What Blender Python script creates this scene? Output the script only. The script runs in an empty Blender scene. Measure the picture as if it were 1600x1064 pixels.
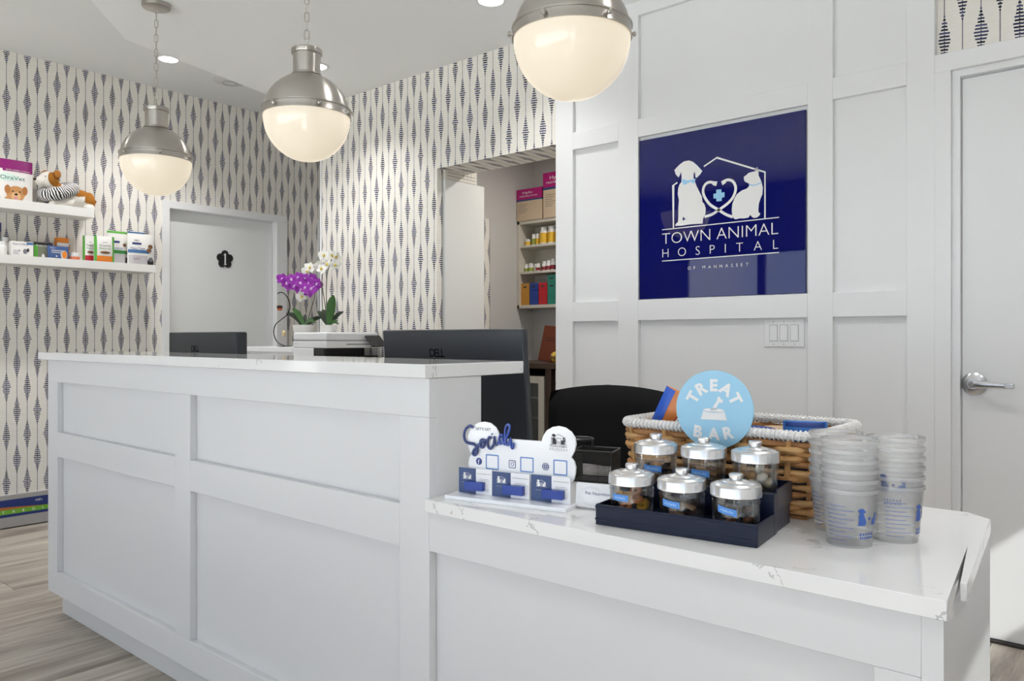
import bpy, math, random
from mathutils import Vector, Matrix, noise

# ------------------------------------------------------------------ camera, world, sun, exposure
S = bpy.context.scene
COL = S.collection
YAW = math.radians(40.63); FPX = 1218.0; CX = 800.0; CY = 528.5; CAMZ = 1.124
cam_data = bpy.data.cameras.new('camera'); cam = bpy.data.objects.new('camera', cam_data); COL.objects.link(cam)
cam_data.sensor_width = 36.0; cam_data.lens = FPX / 1600 * 36; cam_data.shift_y = -(532 - CY) / 1600
cam_data.clip_start = 0.05
cam.location = (0, 0, CAMZ); cam.rotation_euler = (math.pi / 2, 0, YAW)
S.camera = cam

wd = bpy.data.worlds.new('overcast_sky'); S.world = wd; wd.use_nodes = True
nt = wd.node_tree; nt.nodes.clear()
o_ = nt.nodes.new('ShaderNodeOutputWorld'); bg = nt.nodes.new('ShaderNodeBackground')
tc = nt.nodes.new('ShaderNodeTexCoord'); nz = nt.nodes.new('ShaderNodeTexNoise'); rp = nt.nodes.new('ShaderNodeValToRGB')
nz.inputs['Scale'].default_value = 5.0; nz.inputs['Detail'].default_value = 6
rp.color_ramp.elements[0].position = .36; rp.color_ramp.elements[0].color = (.45, .58, .80, 1)
rp.color_ramp.elements[1].position = .62; rp.color_ramp.elements[1].color = (1, 1, 1, 1)
nt.links.new(tc.outputs['Generated'], nz.inputs['Vector']); nt.links.new(nz.outputs['Fac'], rp.inputs['Fac'])
nt.links.new(rp.outputs['Color'], bg.inputs['Color']); nt.links.new(bg.outputs[0], o_.inputs[0])
bg.inputs['Strength'].default_value = 3.0

sd = bpy.data.lights.new('sun', 'SUN'); so = bpy.data.objects.new('sun', sd); COL.objects.link(so)
sd.energy = 42.0; sd.angle = math.radians(.6); sd.color = (.94, .975, 1.0)
so.location = (4, -3, 5)
so.rotation_euler = Vector((-1, .8, -.9)).to_track_quat('-Z', 'Y').to_euler()

def win_light(name, loc, size, size_y, rot, power, portal=True, color=(1, 1, 1)):
    l = bpy.data.lights.new(name, 'AREA'); l.shape = 'RECTANGLE'; l.size = size; l.size_y = size_y
    l.energy = power; l.color = color
    if portal: l.cycles.is_portal = True
    o = bpy.data.objects.new(name, l); COL.objects.link(o); o.location = loc; o.rotation_euler = rot
    return o
REAR = -2.6; RIGHT = 1.3
win_light('window_portal', (-1.9, REAR - .1, 1.26), 6.4, 2.0, (math.pi / 2, 0, 0), 1)
win_light('side_window_portal', (RIGHT + .12, 1.25, 1.86), 3.3, .44, (math.pi / 2, 0, math.pi / 2), 1)

win_light('added_side_window_portal', (RIGHT + .12, -1.72, 1.15), 1.35, 2.1, (math.pi / 2, 0, math.pi / 2), 1)

vs = S.view_settings
vs.view_transform = 'Standard'; vs.look = 'None'; vs.gamma = 1; vs.use_curve_mapping = False
vs.exposure = 0.12
cy = S.cycles
cy.use_denoising = True
cy.max_bounces = 10; cy.diffuse_bounces = 6; cy.glossy_bounces = 5; cy.transmission_bounces = 6; cy.transparent_max_bounces = 48
cy.caustics_reflective = False; cy.caustics_refractive = False
cy.sample_clamp_indirect = 6

# ------------------------------------------------------------------ helpers
def ray(px, py):
    a = (px - CX) / FPX; b = -(py - CY) / FPX; c, s = math.cos(YAW), math.sin(YAW)
    return Vector((a * c - s, a * s + c, b))
CAM = Vector((0, 0, CAMZ))
def atY(px, py, y): d = ray(px, py); return CAM + d * (y / d.y)
def atX(px, py, x): d = ray(px, py); return CAM + d * (x / d.x)
def atZ(px, py, z): d = ray(px, py); return CAM + d * ((z - CAMZ) / d.z)
def atP(px, py, P, n): d = ray(px, py); return CAM + d * ((P - CAM).dot(n) / d.dot(n))

MATS = {}
def mat(name, col, rough=.5, metal=0.0, spec=.5, emit=None, es=0.0, coat=0.0, bump=None, alpha=None, vary=None):
    """principled material; bump=(scale,strength,distance); vary=(scale,amount): faint mottling of the colour"""
    if name in MATS: return MATS[name]
    m = bpy.data.materials.new(name); m.use_nodes = True; N = m.node_tree; b = N.nodes['Principled BSDF']
    b.inputs['Base Color'].default_value = (*col, 1); b.inputs['Roughness'].default_value = rough
    b.inputs['Metallic'].default_value = metal; b.inputs['Specular IOR Level'].default_value = spec
    b.inputs['Coat Weight'].default_value = coat; b.inputs['Coat Roughness'].default_value = .03
    if emit: b.inputs['Emission Color'].default_value = (*emit, 1); b.inputs['Emission Strength'].default_value = es
    t = N.nodes.new('ShaderNodeTexCoord')
    if vary:
        n = N.nodes.new('ShaderNodeTexNoise'); n.inputs['Scale'].default_value = vary[0]; n.inputs['Detail'].default_value = 4
        N.links.new(t.outputs['Object'], n.inputs['Vector'])
        mx = N.nodes.new('ShaderNodeMix'); mx.data_type = 'RGBA'
        mx.inputs['A'].default_value = (*[c * (1 - vary[1]) for c in col], 1); mx.inputs['B'].default_value = (*[min(1, c * (1 + vary[1])) for c in col], 1)
        N.links.new(n.outputs['Fac'], mx.inputs['Factor']); N.links.new(mx.outputs['Result'], b.inputs['Base Color'])
    if bump:
        n = N.nodes.new('ShaderNodeTexNoise'); n.inputs['Scale'].default_value = bump[0]; n.inputs['Detail'].default_value = 3
        N.links.new(t.outputs['Object'], n.inputs['Vector'])
        bp = N.nodes.new('ShaderNodeBump'); bp.inputs['Strength'].default_value = bump[1]; bp.inputs['Distance'].default_value = bump[2]
        N.links.new(n.outputs['Fac'], bp.inputs['Height']); N.links.new(bp.outputs[0], b.inputs['Normal'])
    MATS[name] = m
    return m
def srgb(r, g, b):
    f = lambda c: (c / 255 / 12.92) if c / 255 <= .04045 else ((c / 255 + .055) / 1.055) ** 2.4
    return (f(r), f(g), f(b))
def clearmat(name, tint, gloss=.12, diff=0.0, dcol=(1, 1, 1), rough=.05):
    """thin clear plastic or glass: see-through with a little sheen and haze"""
    if name in MATS: return MATS[name]
    m = bpy.data.materials.new(name); m.use_nodes = True; N = m.node_tree; N.nodes.clear()
    out = N.nodes.new('ShaderNodeOutputMaterial'); tr = N.nodes.new('ShaderNodeBsdfTransparent'); gl = N.nodes.new('ShaderNodeBsdfGlossy')
    tr.inputs[0].default_value = (*tint, 1); gl.inputs['Roughness'].default_value = rough
    lw = N.nodes.new('ShaderNodeLayerWeight'); lw.inputs['Blend'].default_value = .25
    mm = N.nodes.new('ShaderNodeMath'); mm.operation = 'MULTIPLY_ADD'; mm.inputs[1].default_value = .5; mm.inputs[2].default_value = gloss * .4
    N.links.new(lw.outputs['Fresnel'], mm.inputs[0])
    base = tr.outputs[0]
    if diff > 0:
        df = N.nodes.new('ShaderNodeBsdfDiffuse'); df.inputs[0].default_value = (*dcol, 1)
        tl = N.nodes.new('ShaderNodeBsdfTranslucent'); tl.inputs[0].default_value = (*dcol, 1)
        m0 = N.nodes.new('ShaderNodeMixShader'); m0.inputs[0].default_value = .5
        N.links.new(df.outputs[0], m0.inputs[1]); N.links.new(tl.outputs[0], m0.inputs[2])
        m1 = N.nodes.new('ShaderNodeMixShader'); m1.inputs[0].default_value = diff
        N.links.new(tr.outputs[0], m1.inputs[1]); N.links.new(m0.outputs[0], m1.inputs[2]); base = m1.outputs[0]
    mx = N.nodes.new('ShaderNodeMixShader'); N.links.new(mm.outputs[0], mx.inputs[0])
    N.links.new(base, mx.inputs[1]); N.links.new(gl.outputs[0], mx.inputs[2]); N.links.new(mx.outputs[0], out.inputs[0])
    MATS[name] = m
    return m

class MB:
    def __init__(s): s.v = []; s.f = []
    def raw(s, vs, fs):
        k = len(s.v); s.v += [tuple(p) for p in vs]; s.f += [tuple(i + k for i in f) for f in fs]; return s
    def box(s, lo, hi, M=None):
        x0, y0, z0 = lo; x1, y1, z1 = hi
        p = [Vector(q) for q in ((x0, y0, z0), (x1, y0, z0), (x1, y1, z0), (x0, y1, z0), (x0, y0, z1), (x1, y0, z1), (x1, y1, z1), (x0, y1, z1))]
        if M is not None: p = [M @ q for q in p]
        return s.raw(p, [(0, 3, 2, 1), (4, 5, 6, 7), (0, 1, 5, 4), (1, 2, 6, 5), (2, 3, 7, 6), (3, 0, 4, 7)])
    def lathe(s, prof, n=24, M=None, cap0=False, cap1=False):
        vs = []; fs = []
        for r, z in prof:
            for i in range(n):
                a = 2 * math.pi * i / n; vs.append(Vector((r * math.cos(a), r * math.sin(a), z)))
        for j in range(len(prof) - 1):
            for i in range(n):
                k = (i + 1) % n; fs.append((j * n + i, j * n + k, (j + 1) * n + k, (j + 1) * n + i))
        if cap0: fs.append(tuple(reversed(range(n))))
        if cap1: fs.append(tuple((len(prof) - 1) * n + i for i in range(n)))
        if M is not None: vs = [M @ q for q in vs]
        return s.raw(vs, fs)
    def tube(s, pts, r, n=6, closed=False, caps=True, flat=None):
        """r: number or list; flat=(axis,factor) squashes the section along an axis"""
        pts = [Vector(p) for p in pts]; L = len(pts); vs = []; fs = []
        rs = r if isinstance(r, (list, tuple)) else [r] * L
        up = None
        for i, p in enumerate(pts):
            a = pts[(i - 1) % L] if (closed or i > 0) else p; b = pts[(i + 1) % L] if (closed or i < L - 1) else p
            t = (b - a); t = t.normalized() if t.length > 1e-9 else Vector((0, 0, 1))
            if up is None: up = Vector((0, 0, 1)) if abs(t.z) < .9 else Vector((1, 0, 0))
            x = up - t * up.dot(t)
            if x.length < 1e-6: x = t.orthogonal()
            x.normalize(); y = t.cross(x); up = x
            for k in range(n):
                q = 2 * math.pi * k / n; d = (x * math.cos(q) + y * math.sin(q)) * rs[i]
                if flat: ax = Vector(flat[0]); d = d - ax * d.dot(ax) * (1 - flat[1])
                vs.append(p + d)
        m = L if closed else L - 1
        for i in range(m):
            j = (i + 1) % L
            for k in range(n):
                l = (k + 1) % n; fs.append((i * n + k, i * n + l, j * n + l, j * n + k))
        if caps and not closed:
            fs.append(tuple(reversed(range(n)))); fs.append(tuple((L - 1) * n + k for k in range(n)))
        return s.raw(vs, fs)
    def prism(s, poly, t, o=(0, 0, 0), ex=(1, 0, 0), ey=(0, 0, 1), back=0.0):
        """outline in the plane o + u*ex + v*ey, thickness t along ex x ey starting at 'back'"""
        o, ex, ey = Vector(o), Vector(ex), Vector(ey); n = ex.cross(ey).normalized()
        ar = sum(poly[i][0] * poly[(i + 1) % len(poly)][1] - poly[(i + 1) % len(poly)][0] * poly[i][1] for i in range(len(poly)))
        if ar < 0: poly = poly[::-1]
        k = len(poly)
        vs = [o + ex * u + ey * w + n * back for u, w in poly] + [o + ex * u + ey * w + n * (back + t) for u, w in poly]
        fs = [tuple(reversed(range(k))), tuple(range(k, 2 * k))] + [(i, (i + 1) % k, k + (i + 1) % k, k + i) for i in range(k)]
        return s.raw(vs, fs)
    def ball(s, c, r, n=12, m=8, M=None):
        r = (r, r, r) if not isinstance(r, (tuple, list)) else r
        vs = [Vector((0, 0, -1))]; fs = []
        for j in range(1, m):
            a = -math.pi / 2 + math.pi * j / m
            for i in range(n): b = 2 * math.pi * i / n; vs.append(Vector((math.cos(a) * math.cos(b), math.cos(a) * math.sin(b), math.sin(a))))
        vs.append(Vector((0, 0, 1))); T = len(vs) - 1
        for i in range(n):
            k = (i + 1) % n; fs.append((0, 1 + k, 1 + i)); fs.append((T, T - n + i, T - n + k))
            for j in range(m - 2): fs.append((1 + j * n + i, 1 + j * n + k, 1 + (j + 1) * n + k, 1 + (j + 1) * n + i))
        vs = [Vector((p.x * r[0], p.y * r[1], p.z * r[2])) for p in vs]
        if M is not None: vs = [M @ p for p in vs]
        return s.raw([p + Vector(c) for p in vs], fs)
    def xf(s, M): s.v = [tuple(M @ Vector(p)) for p in s.v]; return s
    def build(s, name, m, parent=None, bevel=0, seg=2, angle=35, loc=None):
        me = bpy.data.meshes.new(name); me.from_pydata(s.v, [], s.f)
        me.materials.append(m); me.polygons.foreach_set('use_smooth', [True] * len(me.polygons)); me.update()
        me.set_sharp_from_angle(angle=math.radians(angle))
        o = bpy.data.objects.new(name, me); COL.objects.link(o); o.parent = parent
        if loc is not None: o.location = loc
        if bevel:
            b = o.modifiers.new('edge', 'BEVEL'); b.width = bevel; b.segments = seg; b.limit_method = 'ANGLE'; b.angle_limit = math.radians(40)
        return o
def boxo(name, lo, hi, m, parent=None, bevel=0, M=None): return MB().box(lo, hi, M).build(name, m, parent, bevel)
def tag(o, label=None, cat=None, group=None, kind=None):
    if label: o['label'] = label
    if cat: o['category'] = cat
    if group: o['group'] = group
    if kind: o['kind'] = kind
    return o
def thing(name, label, cat, loc=(0, 0, 0), rz=0, group=None):
    o = bpy.data.objects.new(name, None); COL.objects.link(o); o.location = loc; o.rotation_euler = (0, 0, rz); o.empty_display_size = .05
    return tag(o, label, cat, group)
def copy_tree(o, parent=None):
    c = o.copy(); COL.objects.link(c); c.parent = parent
    for ch in [q for q in bpy.data.objects if q.parent is o]: copy_tree(ch, c)
    return c
def struct(o, label=None): o['kind'] = 'structure'; return tag(o, label) if label else o
TXT = {}
def text_geo(s, offset=0.0):
    """vertices and faces of a flat string, cap height 1, starting at x = 0"""
    if (s, offset) in TXT: return TXT[(s, offset)]
    cu = bpy.data.curves.new('t', 'FONT'); cu.body = s; cu.size = 1.0; cu.resolution_u = 3; cu.offset = offset; cu.fill_mode = 'FRONT'
    ob = bpy.data.objects.new('t', cu); COL.objects.link(ob)
    dg = bpy.context.evaluated_depsgraph_get(); ev = ob.evaluated_get(dg); me = ev.to_mesh()
    vs = [v.co.copy() for v in me.vertices]; fs = [tuple(p.vertices) for p in me.polygons]
    ev.to_mesh_clear(); bpy.data.objects.remove(ob); bpy.data.curves.remove(cu)
    if not vs: TXT[(s, offset)] = ([Vector((0, 0, 0)), Vector((.45, 0, 0))], []); return TXT[(s, offset)]
    x0 = min(v.x for v in vs); cap = .729
    vs = [Vector(((v.x - x0) / cap, v.y / cap, 0)) for v in vs]
    TXT[(s, offset)] = (vs, fs); return vs, fs
def put_text(mb, s, o, ex, ey, h, width=None, offset=0.0, lift=.0006, justify=False, jitter=None):
    """string with cap height h at o along ex; width stretches (or, justified, spaces out) it"""
    o, ex, ey = Vector(o), Vector(ex).normalized(), Vector(ey).normalized(); n = ex.cross(ey)
    if not justify:
        vs, fs = text_geo(s, offset); w = max(v.x for v in vs); k = (width / w) if width else h
        mb.raw([o + ex * v.x * k + ey * v.y * h + n * lift for v in vs], fs)
    else:
        gs = [text_geo(c, offset) for c in s]; ws = [max(v.x for v in g[0]) * h for g in gs]
        gap = (width - sum(ws)) / (len(s) - 1); x = 0
        for (vs, fs), w in zip(gs, ws):
            mb.raw([o + ex * (v.x * h + x) + ey * v.y * h + n * lift for v in vs], fs); x += w + gap
    return mb
def stroke(mb, pts, w, o, ex, ey, t=.0005, lift=.0003):
    """flat ribbon of width w along 2-D points in the plane o, ex, ey"""
    o, ex, ey = Vector(o), Vector(ex), Vector(ey); n = ex.cross(ey).normalized(); P = [Vector((p[0], p[1])) for p in pts]; L = []; R = []
    for i, p in enumerate(P):
        a = P[max(i - 1, 0)]; b = P[min(i + 1, len(P) - 1)]; d = (b - a).normalized(); q = Vector((-d.y, d.x))
        k = 1.0
        if 0 < i < len(P) - 1:
            d1 = (P[i] - P[i - 1]).normalized(); k = 1 / max(.5, abs(d.dot(d1)))
        L.append(p + q * w / 2 * k); R.append(p - q * w / 2 * k)
    vs = [o + ex * p.x + ey * p.y + n * lift for p in L] + [o + ex * p.x + ey * p.y + n * lift for p in R]; m = len(P)
    return mb.raw(vs, [(i, m + i, m + i + 1, i + 1) for i in range(m - 1)])
def smooth_path(pts, k=4):
    out = []; P = [Vector(p) for p in pts]
    for i in range(len(P) - 1):
        a = P[max(i - 1, 0)]; b = P[i]; c = P[i + 1]; d = P[min(i + 2, len(P) - 1)]
        for j in range(k):
            t = j / k
            out.append(.5 * ((2 * b) + (c - a) * t + (2 * a - 5 * b + 4 * c - d) * t * t + (3 * b - a - 3 * c + d) * t ** 3))
    out.append(P[-1]); return out
def circ(cx, cy, r, n=24, r2=None): return [(cx + r * math.cos(2 * math.pi * i / n), cy + (r2 or r) * math.sin(2 * math.pi * i / n)) for i in range(n)]
def rrect(x0, y0, x1, y1, r, n=4):
    out = []
    for cx, cy_, a0 in ((x1 - r, y0 + r, -90), (x1 - r, y1 - r, 0), (x0 + r, y1 - r, 90), (x0 + r, y0 + r, 180)):
        for i in range(n + 1): a = math.radians(a0 + 90 * i / n); out.append((cx + r * math.cos(a), cy_ + r * math.sin(a)))
    return out
# ------------------------------------------------------------------ materials
WHITE = mat('white_paint', (.80, .80, .80), .42, bump=(90, .04, .001))
TRIMW = mat('white_trim', (.81, .81, .81), .32)
CEIL = mat('ceiling_paint', (.80, .81, .81), .8)
SOFF = mat('soffit_paint', (.90, .91, .91), .8)
GREYW = mat('grey_wall_paint', (.60, .59, .57), .7)
BLACK = mat('black_plastic', (.012, .012, .013), .38)
DARKM = mat('charcoal_plastic', (.022, .026, .033), .33)
NAVY = mat('navy_print', srgb(38, 52, 100), .4)
BLUE = mat('blue_acrylic', srgb(28, 62, 150), .25)
LBLUE = mat('light_blue_print', srgb(150, 198, 232), .45)
LBLUE2 = mat('label_blue', srgb(80, 140, 215), .5)
WPRINT = mat('white_print', (.82, .82, .82), .45)
ACRYL = mat('white_acrylic', (.86, .87, .9), .12)
KPRINT = mat('black_print', (.02, .02, .03), .5)
STEEL = mat('satin_chrome', (.62, .63, .65), .24, 1.0)
ALU = mat('brushed_aluminium', (.80, .80, .81), .26, 1.0)
CREAM = mat('cream_laminate', (.62, .58, .50), .5)
WOODB = mat('dark_brown_counter', (.06, .035, .022), .35)

def nickel():
    m = mat('brushed_nickel', (.47, .44, .40), .29, 1.0); N = m.node_tree; b = N.nodes['Principled BSDF']
    b.inputs['Anisotropic'].default_value = .8; b.inputs['Anisotropic Rotation'].default_value = .25
    tg = N.nodes.new('ShaderNodeTangent'); tg.direction_type = 'RADIAL'; tg.axis = 'Z'; N.links.new(tg.outputs[0], b.inputs['Tangent'])
    return m
NICKEL = nickel()

def mathn(N, op, a, b=None, c=None):
    n = N.nodes.new('ShaderNodeMath'); n.operation = op
    for i, v in enumerate((a, b, c)):
        if v is None: continue
        if isinstance(v, (int, float)): n.inputs[i].default_value = v
        else: N.links.new(v, n.inputs[i])
    return n.outputs[0]

def wallpaper():
    """cream paper with columns of hatched blue lozenges strung on a thin dotted line, set half a drop apart"""
    m = bpy.data.materials.new('lozenge_wallpaper'); m.use_nodes = True; N = m.node_tree; b = N.nodes['Principled BSDF']
    g = N.nodes.new('ShaderNodeNewGeometry'); sp = N.nodes.new('ShaderNodeSeparateXYZ'); sn = N.nodes.new('ShaderNodeSeparateXYZ')
    N.links.new(g.outputs['Position'], sp.inputs[0]); N.links.new(g.outputs['True Normal'], sn.inputs[0])
    isx = mathn(N, 'GREATER_THAN', mathn(N, 'ABSOLUTE', sn.outputs[0]), .5)      # wall facing along X: pattern runs along Y
    isz = mathn(N, 'GREATER_THAN', mathn(N, 'ABSOLUTE', sn.outputs[2]), .5)
    W, P = .0611, .3187
    hx = mathn(N, 'SUBTRACT', sp.outputs[0], -3.866 - W / 2); hy = mathn(N, 'SUBTRACT', sp.outputs[1], 1.731 - W / 2)
    h = mathn(N, 'ADD', mathn(N, 'MULTIPLY', hy, isx), mathn(N, 'MULTIPLY', hx, mathn(N, 'SUBTRACT', 1, isx)))
    zx = mathn(N, 'SUBTRACT', sp.outputs[2], 1.435); zy = mathn(N, 'SUBTRACT', sp.outputs[2], 2.265)
    z0 = mathn(N, 'ADD', mathn(N, 'MULTIPLY', zx, isx), mathn(N, 'MULTIPLY', zy, mathn(N, 'SUBTRACT', 1, isx)))
    z = mathn(N, 'ADD', mathn(N, 'MULTIPLY', sp.outputs[1], isz), mathn(N, 'MULTIPLY', z0, mathn(N, 'SUBTRACT', 1, isz)))
    u = mathn(N, 'DIVIDE', h, W); i = mathn(N, 'FLOOR', u)
    x = mathn(N, 'ABSOLUTE', mathn(N, 'SUBTRACT', mathn(N, 'SUBTRACT', u, i), .5))               # 0 at column centre
    sgn = mathn(N, 'SUBTRACT', mathn(N, 'SUBTRACT', u, i), .5)
    par = mathn(N, 'FLOORED_MODULO', i, 2.0)
    v = mathn(N, 'ADD', mathn(N, 'DIVIDE', z, P), mathn(N, 'MULTIPLY', par, .5))
    t = mathn(N, 'ABSOLUTE', mathn(N, 'SUBTRACT', mathn(N, 'FRACT', mathn(N, 'ADD', v, .5)), .5))  # 0 at lozenge centre
    # every hatch stroke has its own length and a faint tilt
    zt = mathn(N, 'ADD', z, mathn(N, 'MULTIPLY', sgn, .006))
    row = mathn(N, 'DIVIDE', zt, P / 25); ri = mathn(N, 'FLOOR', row)
    wn = N.nodes.new('ShaderNodeTexWhiteNoise'); wn.noise_dimensions = '2D'; cb = N.nodes.new('ShaderNodeCombineXYZ')
    N.links.new(ri, cb.inputs[0]); N.links.new(i, cb.inputs[1]); N.links.new(cb.outputs[0], wn.inputs['Vector'])
    wid = mathn(N, 'MULTIPLY', mathn(N, 'MAXIMUM', mathn(N, 'SUBTRACT', 1, mathn(N, 'DIVIDE', t, .33)), 0.0), mathn(N, 'MULTIPLY_ADD', wn.outputs['Value'], .13, .31))
    stripe = mathn(N, 'LESS_THAN', mathn(N, 'FRACT', row), .56)
    dia = mathn(N, 'MULTIPLY', mathn(N, 'LESS_THAN', x, wid), stripe)
    dot = mathn(N, 'MULTIPLY', mathn(N, 'LESS_THAN', x, .034), mathn(N, 'LESS_THAN', mathn(N, 'FRACT', mathn(N, 'DIVIDE', z, P / 50)), .72))
    ink = mathn(N, 'MINIMUM', mathn(N, 'ADD', dia, dot), 1.0)
    n = N.nodes.new('ShaderNodeTexNoise'); n.inputs['Scale'].default_value = 14; n.inputs['Detail'].default_value = 5
    sc = N.nodes.new('ShaderNodeVectorMath'); sc.operation = 'MULTIPLY'; sc.inputs[1].default_value = (1, 1, 12)
    N.links.new(g.outputs['Position'], sc.inputs[0]); N.links.new(sc.outputs[0], n.inputs['Vector'])
    pap = N.nodes.new('ShaderNodeMix'); pap.data_type = 'RGBA'; pap.inputs['A'].default_value = (*srgb(222, 217, 208), 1); pap.inputs['B'].default_value = (*srgb(238, 234, 227), 1)
    N.links.new(n.outputs['Fac'], pap.inputs['Factor'])
    inkc = N.nodes.new('ShaderNodeMix'); inkc.data_type = 'RGBA'; inkc.inputs['A'].default_value = (*srgb(26, 28, 44), 1); inkc.inputs['B'].default_value = (*srgb(78, 84, 116), 1)
    N.links.new(wn.outputs['Value'], inkc.inputs['Factor'])
    mx = N.nodes.new('ShaderNodeMix'); mx.data_type = 'RGBA'
    N.links.new(ink, mx.inputs['Factor']); N.links.new(pap.outputs['Result'], mx.inputs['A']); N.links.new(inkc.outputs['Result'], mx.inputs['B'])
    N.links.new(mx.outputs['Result'], b.inputs['Base Color']); b.inputs['Roughness'].default_value = .8; b.inputs['Specular IOR Level'].default_value = .2
    return m
PAPER = wallpaper()

def quartz():
    m = bpy.data.materials.new('veined_white_quartz'); m.use_nodes = True; N = m.node_tree; b = N.nodes['Principled BSDF']
    t = N.nodes.new('ShaderNodeTexCoord')
    n1 = N.nodes.new('ShaderNodeTexNoise'); n1.inputs['Scale'].default_value = 3.0; n1.inputs['Detail'].default_value = 8; n1.inputs['Roughness'].default_value = .62
    mp = N.nodes.new('ShaderNodeMapping'); mp.inputs['Rotation'].default_value = (0, 0, .7); mp.inputs['Scale'].default_value = (1.0, 2.1, 1.0); mp.inputs['Location'].default_value = (.37, .9, .2)
    N.links.new(t.outputs['Object'], mp.inputs[0]); N.links.new(mp.outputs[0], n1.inputs['Vector'])
    vein = mathn(N, 'LESS_THAN', mathn(N, 'ABSOLUTE', mathn(N, 'SUBTRACT', n1.outputs['Fac'], .5)), .0042)
    n2 = N.nodes.new('ShaderNodeTexNoise'); n2.inputs['Scale'].default_value = 4.5; n2.inputs['Detail'].default_value = 5
    N.links.new(t.outputs['Object'], n2.inputs['Vector'])
    k = mathn(N, 'MULTIPLY', vein, mathn(N, 'MULTIPLY', mathn(N, 'GREATER_THAN', n2.outputs['Fac'], .54), mathn(N, 'MULTIPLY_ADD', n2.outputs['Fac'], 1.6, -.5)))
    mx = N.nodes.new('ShaderNodeMix'); mx.data_type = 'RGBA'; mx.inputs['A'].default_value = (.74, .74, .735, 1); mx.inputs['B'].default_value = (.16, .16, .165, 1)
    N.links.new(k, mx.inputs['Factor']); N.links.new(mx.outputs['Result'], b.inputs['Base Color'])
    b.inputs['Roughness'].default_value = .06; b.inputs['Specular IOR Level'].default_value = .55
    return m
QUARTZ = quartz()

def plankmat():
    m = bpy.data.materials.new('greige_oak_plank'); m.use_nodes = True; N = m.node_tree; b = N.nodes['Principled BSDF']
    t = N.nodes.new('ShaderNodeTexCoord'); oi = N.nodes.new('ShaderNodeObjectInfo')
    mp = N.nodes.new('ShaderNodeMapping'); mp.inputs['Scale'].default_value = (15, 1.1, 1)
    off = N.nodes.new('ShaderNodeVectorMath'); off.operation = 'ADD'
    cb = N.nodes.new('ShaderNodeCombineXYZ'); N.links.new(mathn(N, 'MULTIPLY', oi.outputs['Random'], 57.0), cb.inputs[1]); N.links.new(mathn(N, 'MULTIPLY', oi.outputs['Random'], 23.0), cb.inputs[0])
    N.links.new(t.outputs['Object'], mp.inputs[0]); N.links.new(mp.outputs[0], off.inputs[0]); N.links.new(cb.outputs[0], off.inputs[1])
    n = N.nodes.new('ShaderNodeTexNoise'); n.inputs['Scale'].default_value = 1.1; n.inputs['Detail'].default_value = 7; n.inputs['Roughness'].default_value = .62; n.inputs['Distortion'].default_value = .5
    N.links.new(off.outputs[0], n.inputs['Vector'])
    r = N.nodes.new('ShaderNodeValToRGB'); e = r.color_ramp.elements
    e[0].position = .30; e[0].color = (*srgb(112, 102, 93), 1); e[1].position = .68; e[1].color = (*srgb(192, 184, 173), 1)
    x = e.new(.48); x.color = (*srgb(160, 150, 139), 1)
    N.links.new(n.outputs['Fac'], r.inputs[0])
    hs = N.nodes.new('ShaderNodeHueSaturation'); N.links.new(r.outputs[0], hs.inputs['Color']); N.links.new(mathn(N, 'MULTIPLY_ADD', oi.outputs['Random'], .28, .84), hs.inputs['Value'])
    N.links.new(hs.outputs[0], b.inputs['Base Color']); b.inputs['Roughness'].default_value = .42
    return m
PLANK = plankmat()

# ------------------------------------------------------------------ the setting
XL = -5.88; YB = 3.34; HC = 3.02; HS = 2.784; XO0, XO1 = -3.472, -2.52; HOP = 2.168; NB = 4.78; NL = -3.88; HN = 2.53
struct(boxo('ground', (-16, -22, -.25), (16, REAR - .16, -.13), mat('bounce_concrete', (.60, .60, .58), .9)))  # unseen pale paving, added to bounce sunlight up to the ceiling
fl = struct(boxo('floor', (-6.1, -2.8, -.12), (1.5, 6.2, -.012), mat('floor_screed', (.10, .09, .08), .8)))
random.seed(4)
pw, pl = .228, 1.22
pm = MB().box((.0011, .0011, -.012), (pw - .0011, pl - .0011, 0)).build('plank', PLANK, fl)
first = True
nx = int(7.4 / pw) + 1
for i in range(nx):
    x = -6.0 + i * pw; y = -2.75 - random.random() * pl
    while y < 6.0:
        if y + pl > -2.7:
            if first: o = pm; first = False
            else: o = pm.copy(); COL.objects.link(o)
            o.location = (x, y, 0)
        y += pl
# walls
wl = MB()
for y0, y1, z0, z1 in ((-2.7, 2.79, 0, HC), (3.776, 6.1, 0, HC), (2.79, 3.776, 2.147, HC)): wl.box((XL - .12, y0, z0), (XL, y1, z1))
struct(wl.build('wall_left', PAPER))
wb = MB()
wb.box((-4.661, YB, 0), (XO0, YB + .045, HC)); wb.box((XO0, YB, HOP), (XO1, YB + .245, HC)); wb.box((XO1 - .01, YB + .012, 0), (-.70, YB + .07, HC))
wb.box((-.70, YB + .012, 2.2), (RIGHT + .1, YB + .07, HC)); wb.box((.36, YB + .012, 0), (RIGHT + .1, YB + .07, 2.2))
struct(wb.build('wall_back', PAPER))
struct(boxo('trim_1', (-4.668, YB - .006, 0), (-4.653, YB + .01, HC), TRIMW))                      # corner bead
struct(boxo('wall_hall', (-4.66, YB + .045, 0), (-4.58, 6.1, HC), PAPER))
struct(boxo('wall_hall_end', (XL - .12, 6.0, 0), (-4.58, 6.1, HC), PAPER))
struct(MB().box((NL - .1, YB + .045, 0), (NL, NB, HN + .1)).build('wall_nook_left', GREYW))
struct(boxo('wall_nook_back', (NL - .1, NB, 0), (-1.9, NB + .1, HN + .1), GREYW))
struct(boxo('wall_nook_right', (-2.0, YB + .07, 0), (-1.9, NB, HN + .1), GREYW))
struct(boxo('ceiling_nook', (NL - .1, YB + .07, HN), (-1.9, NB + .1, HN + .1), GREYW))
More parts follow.
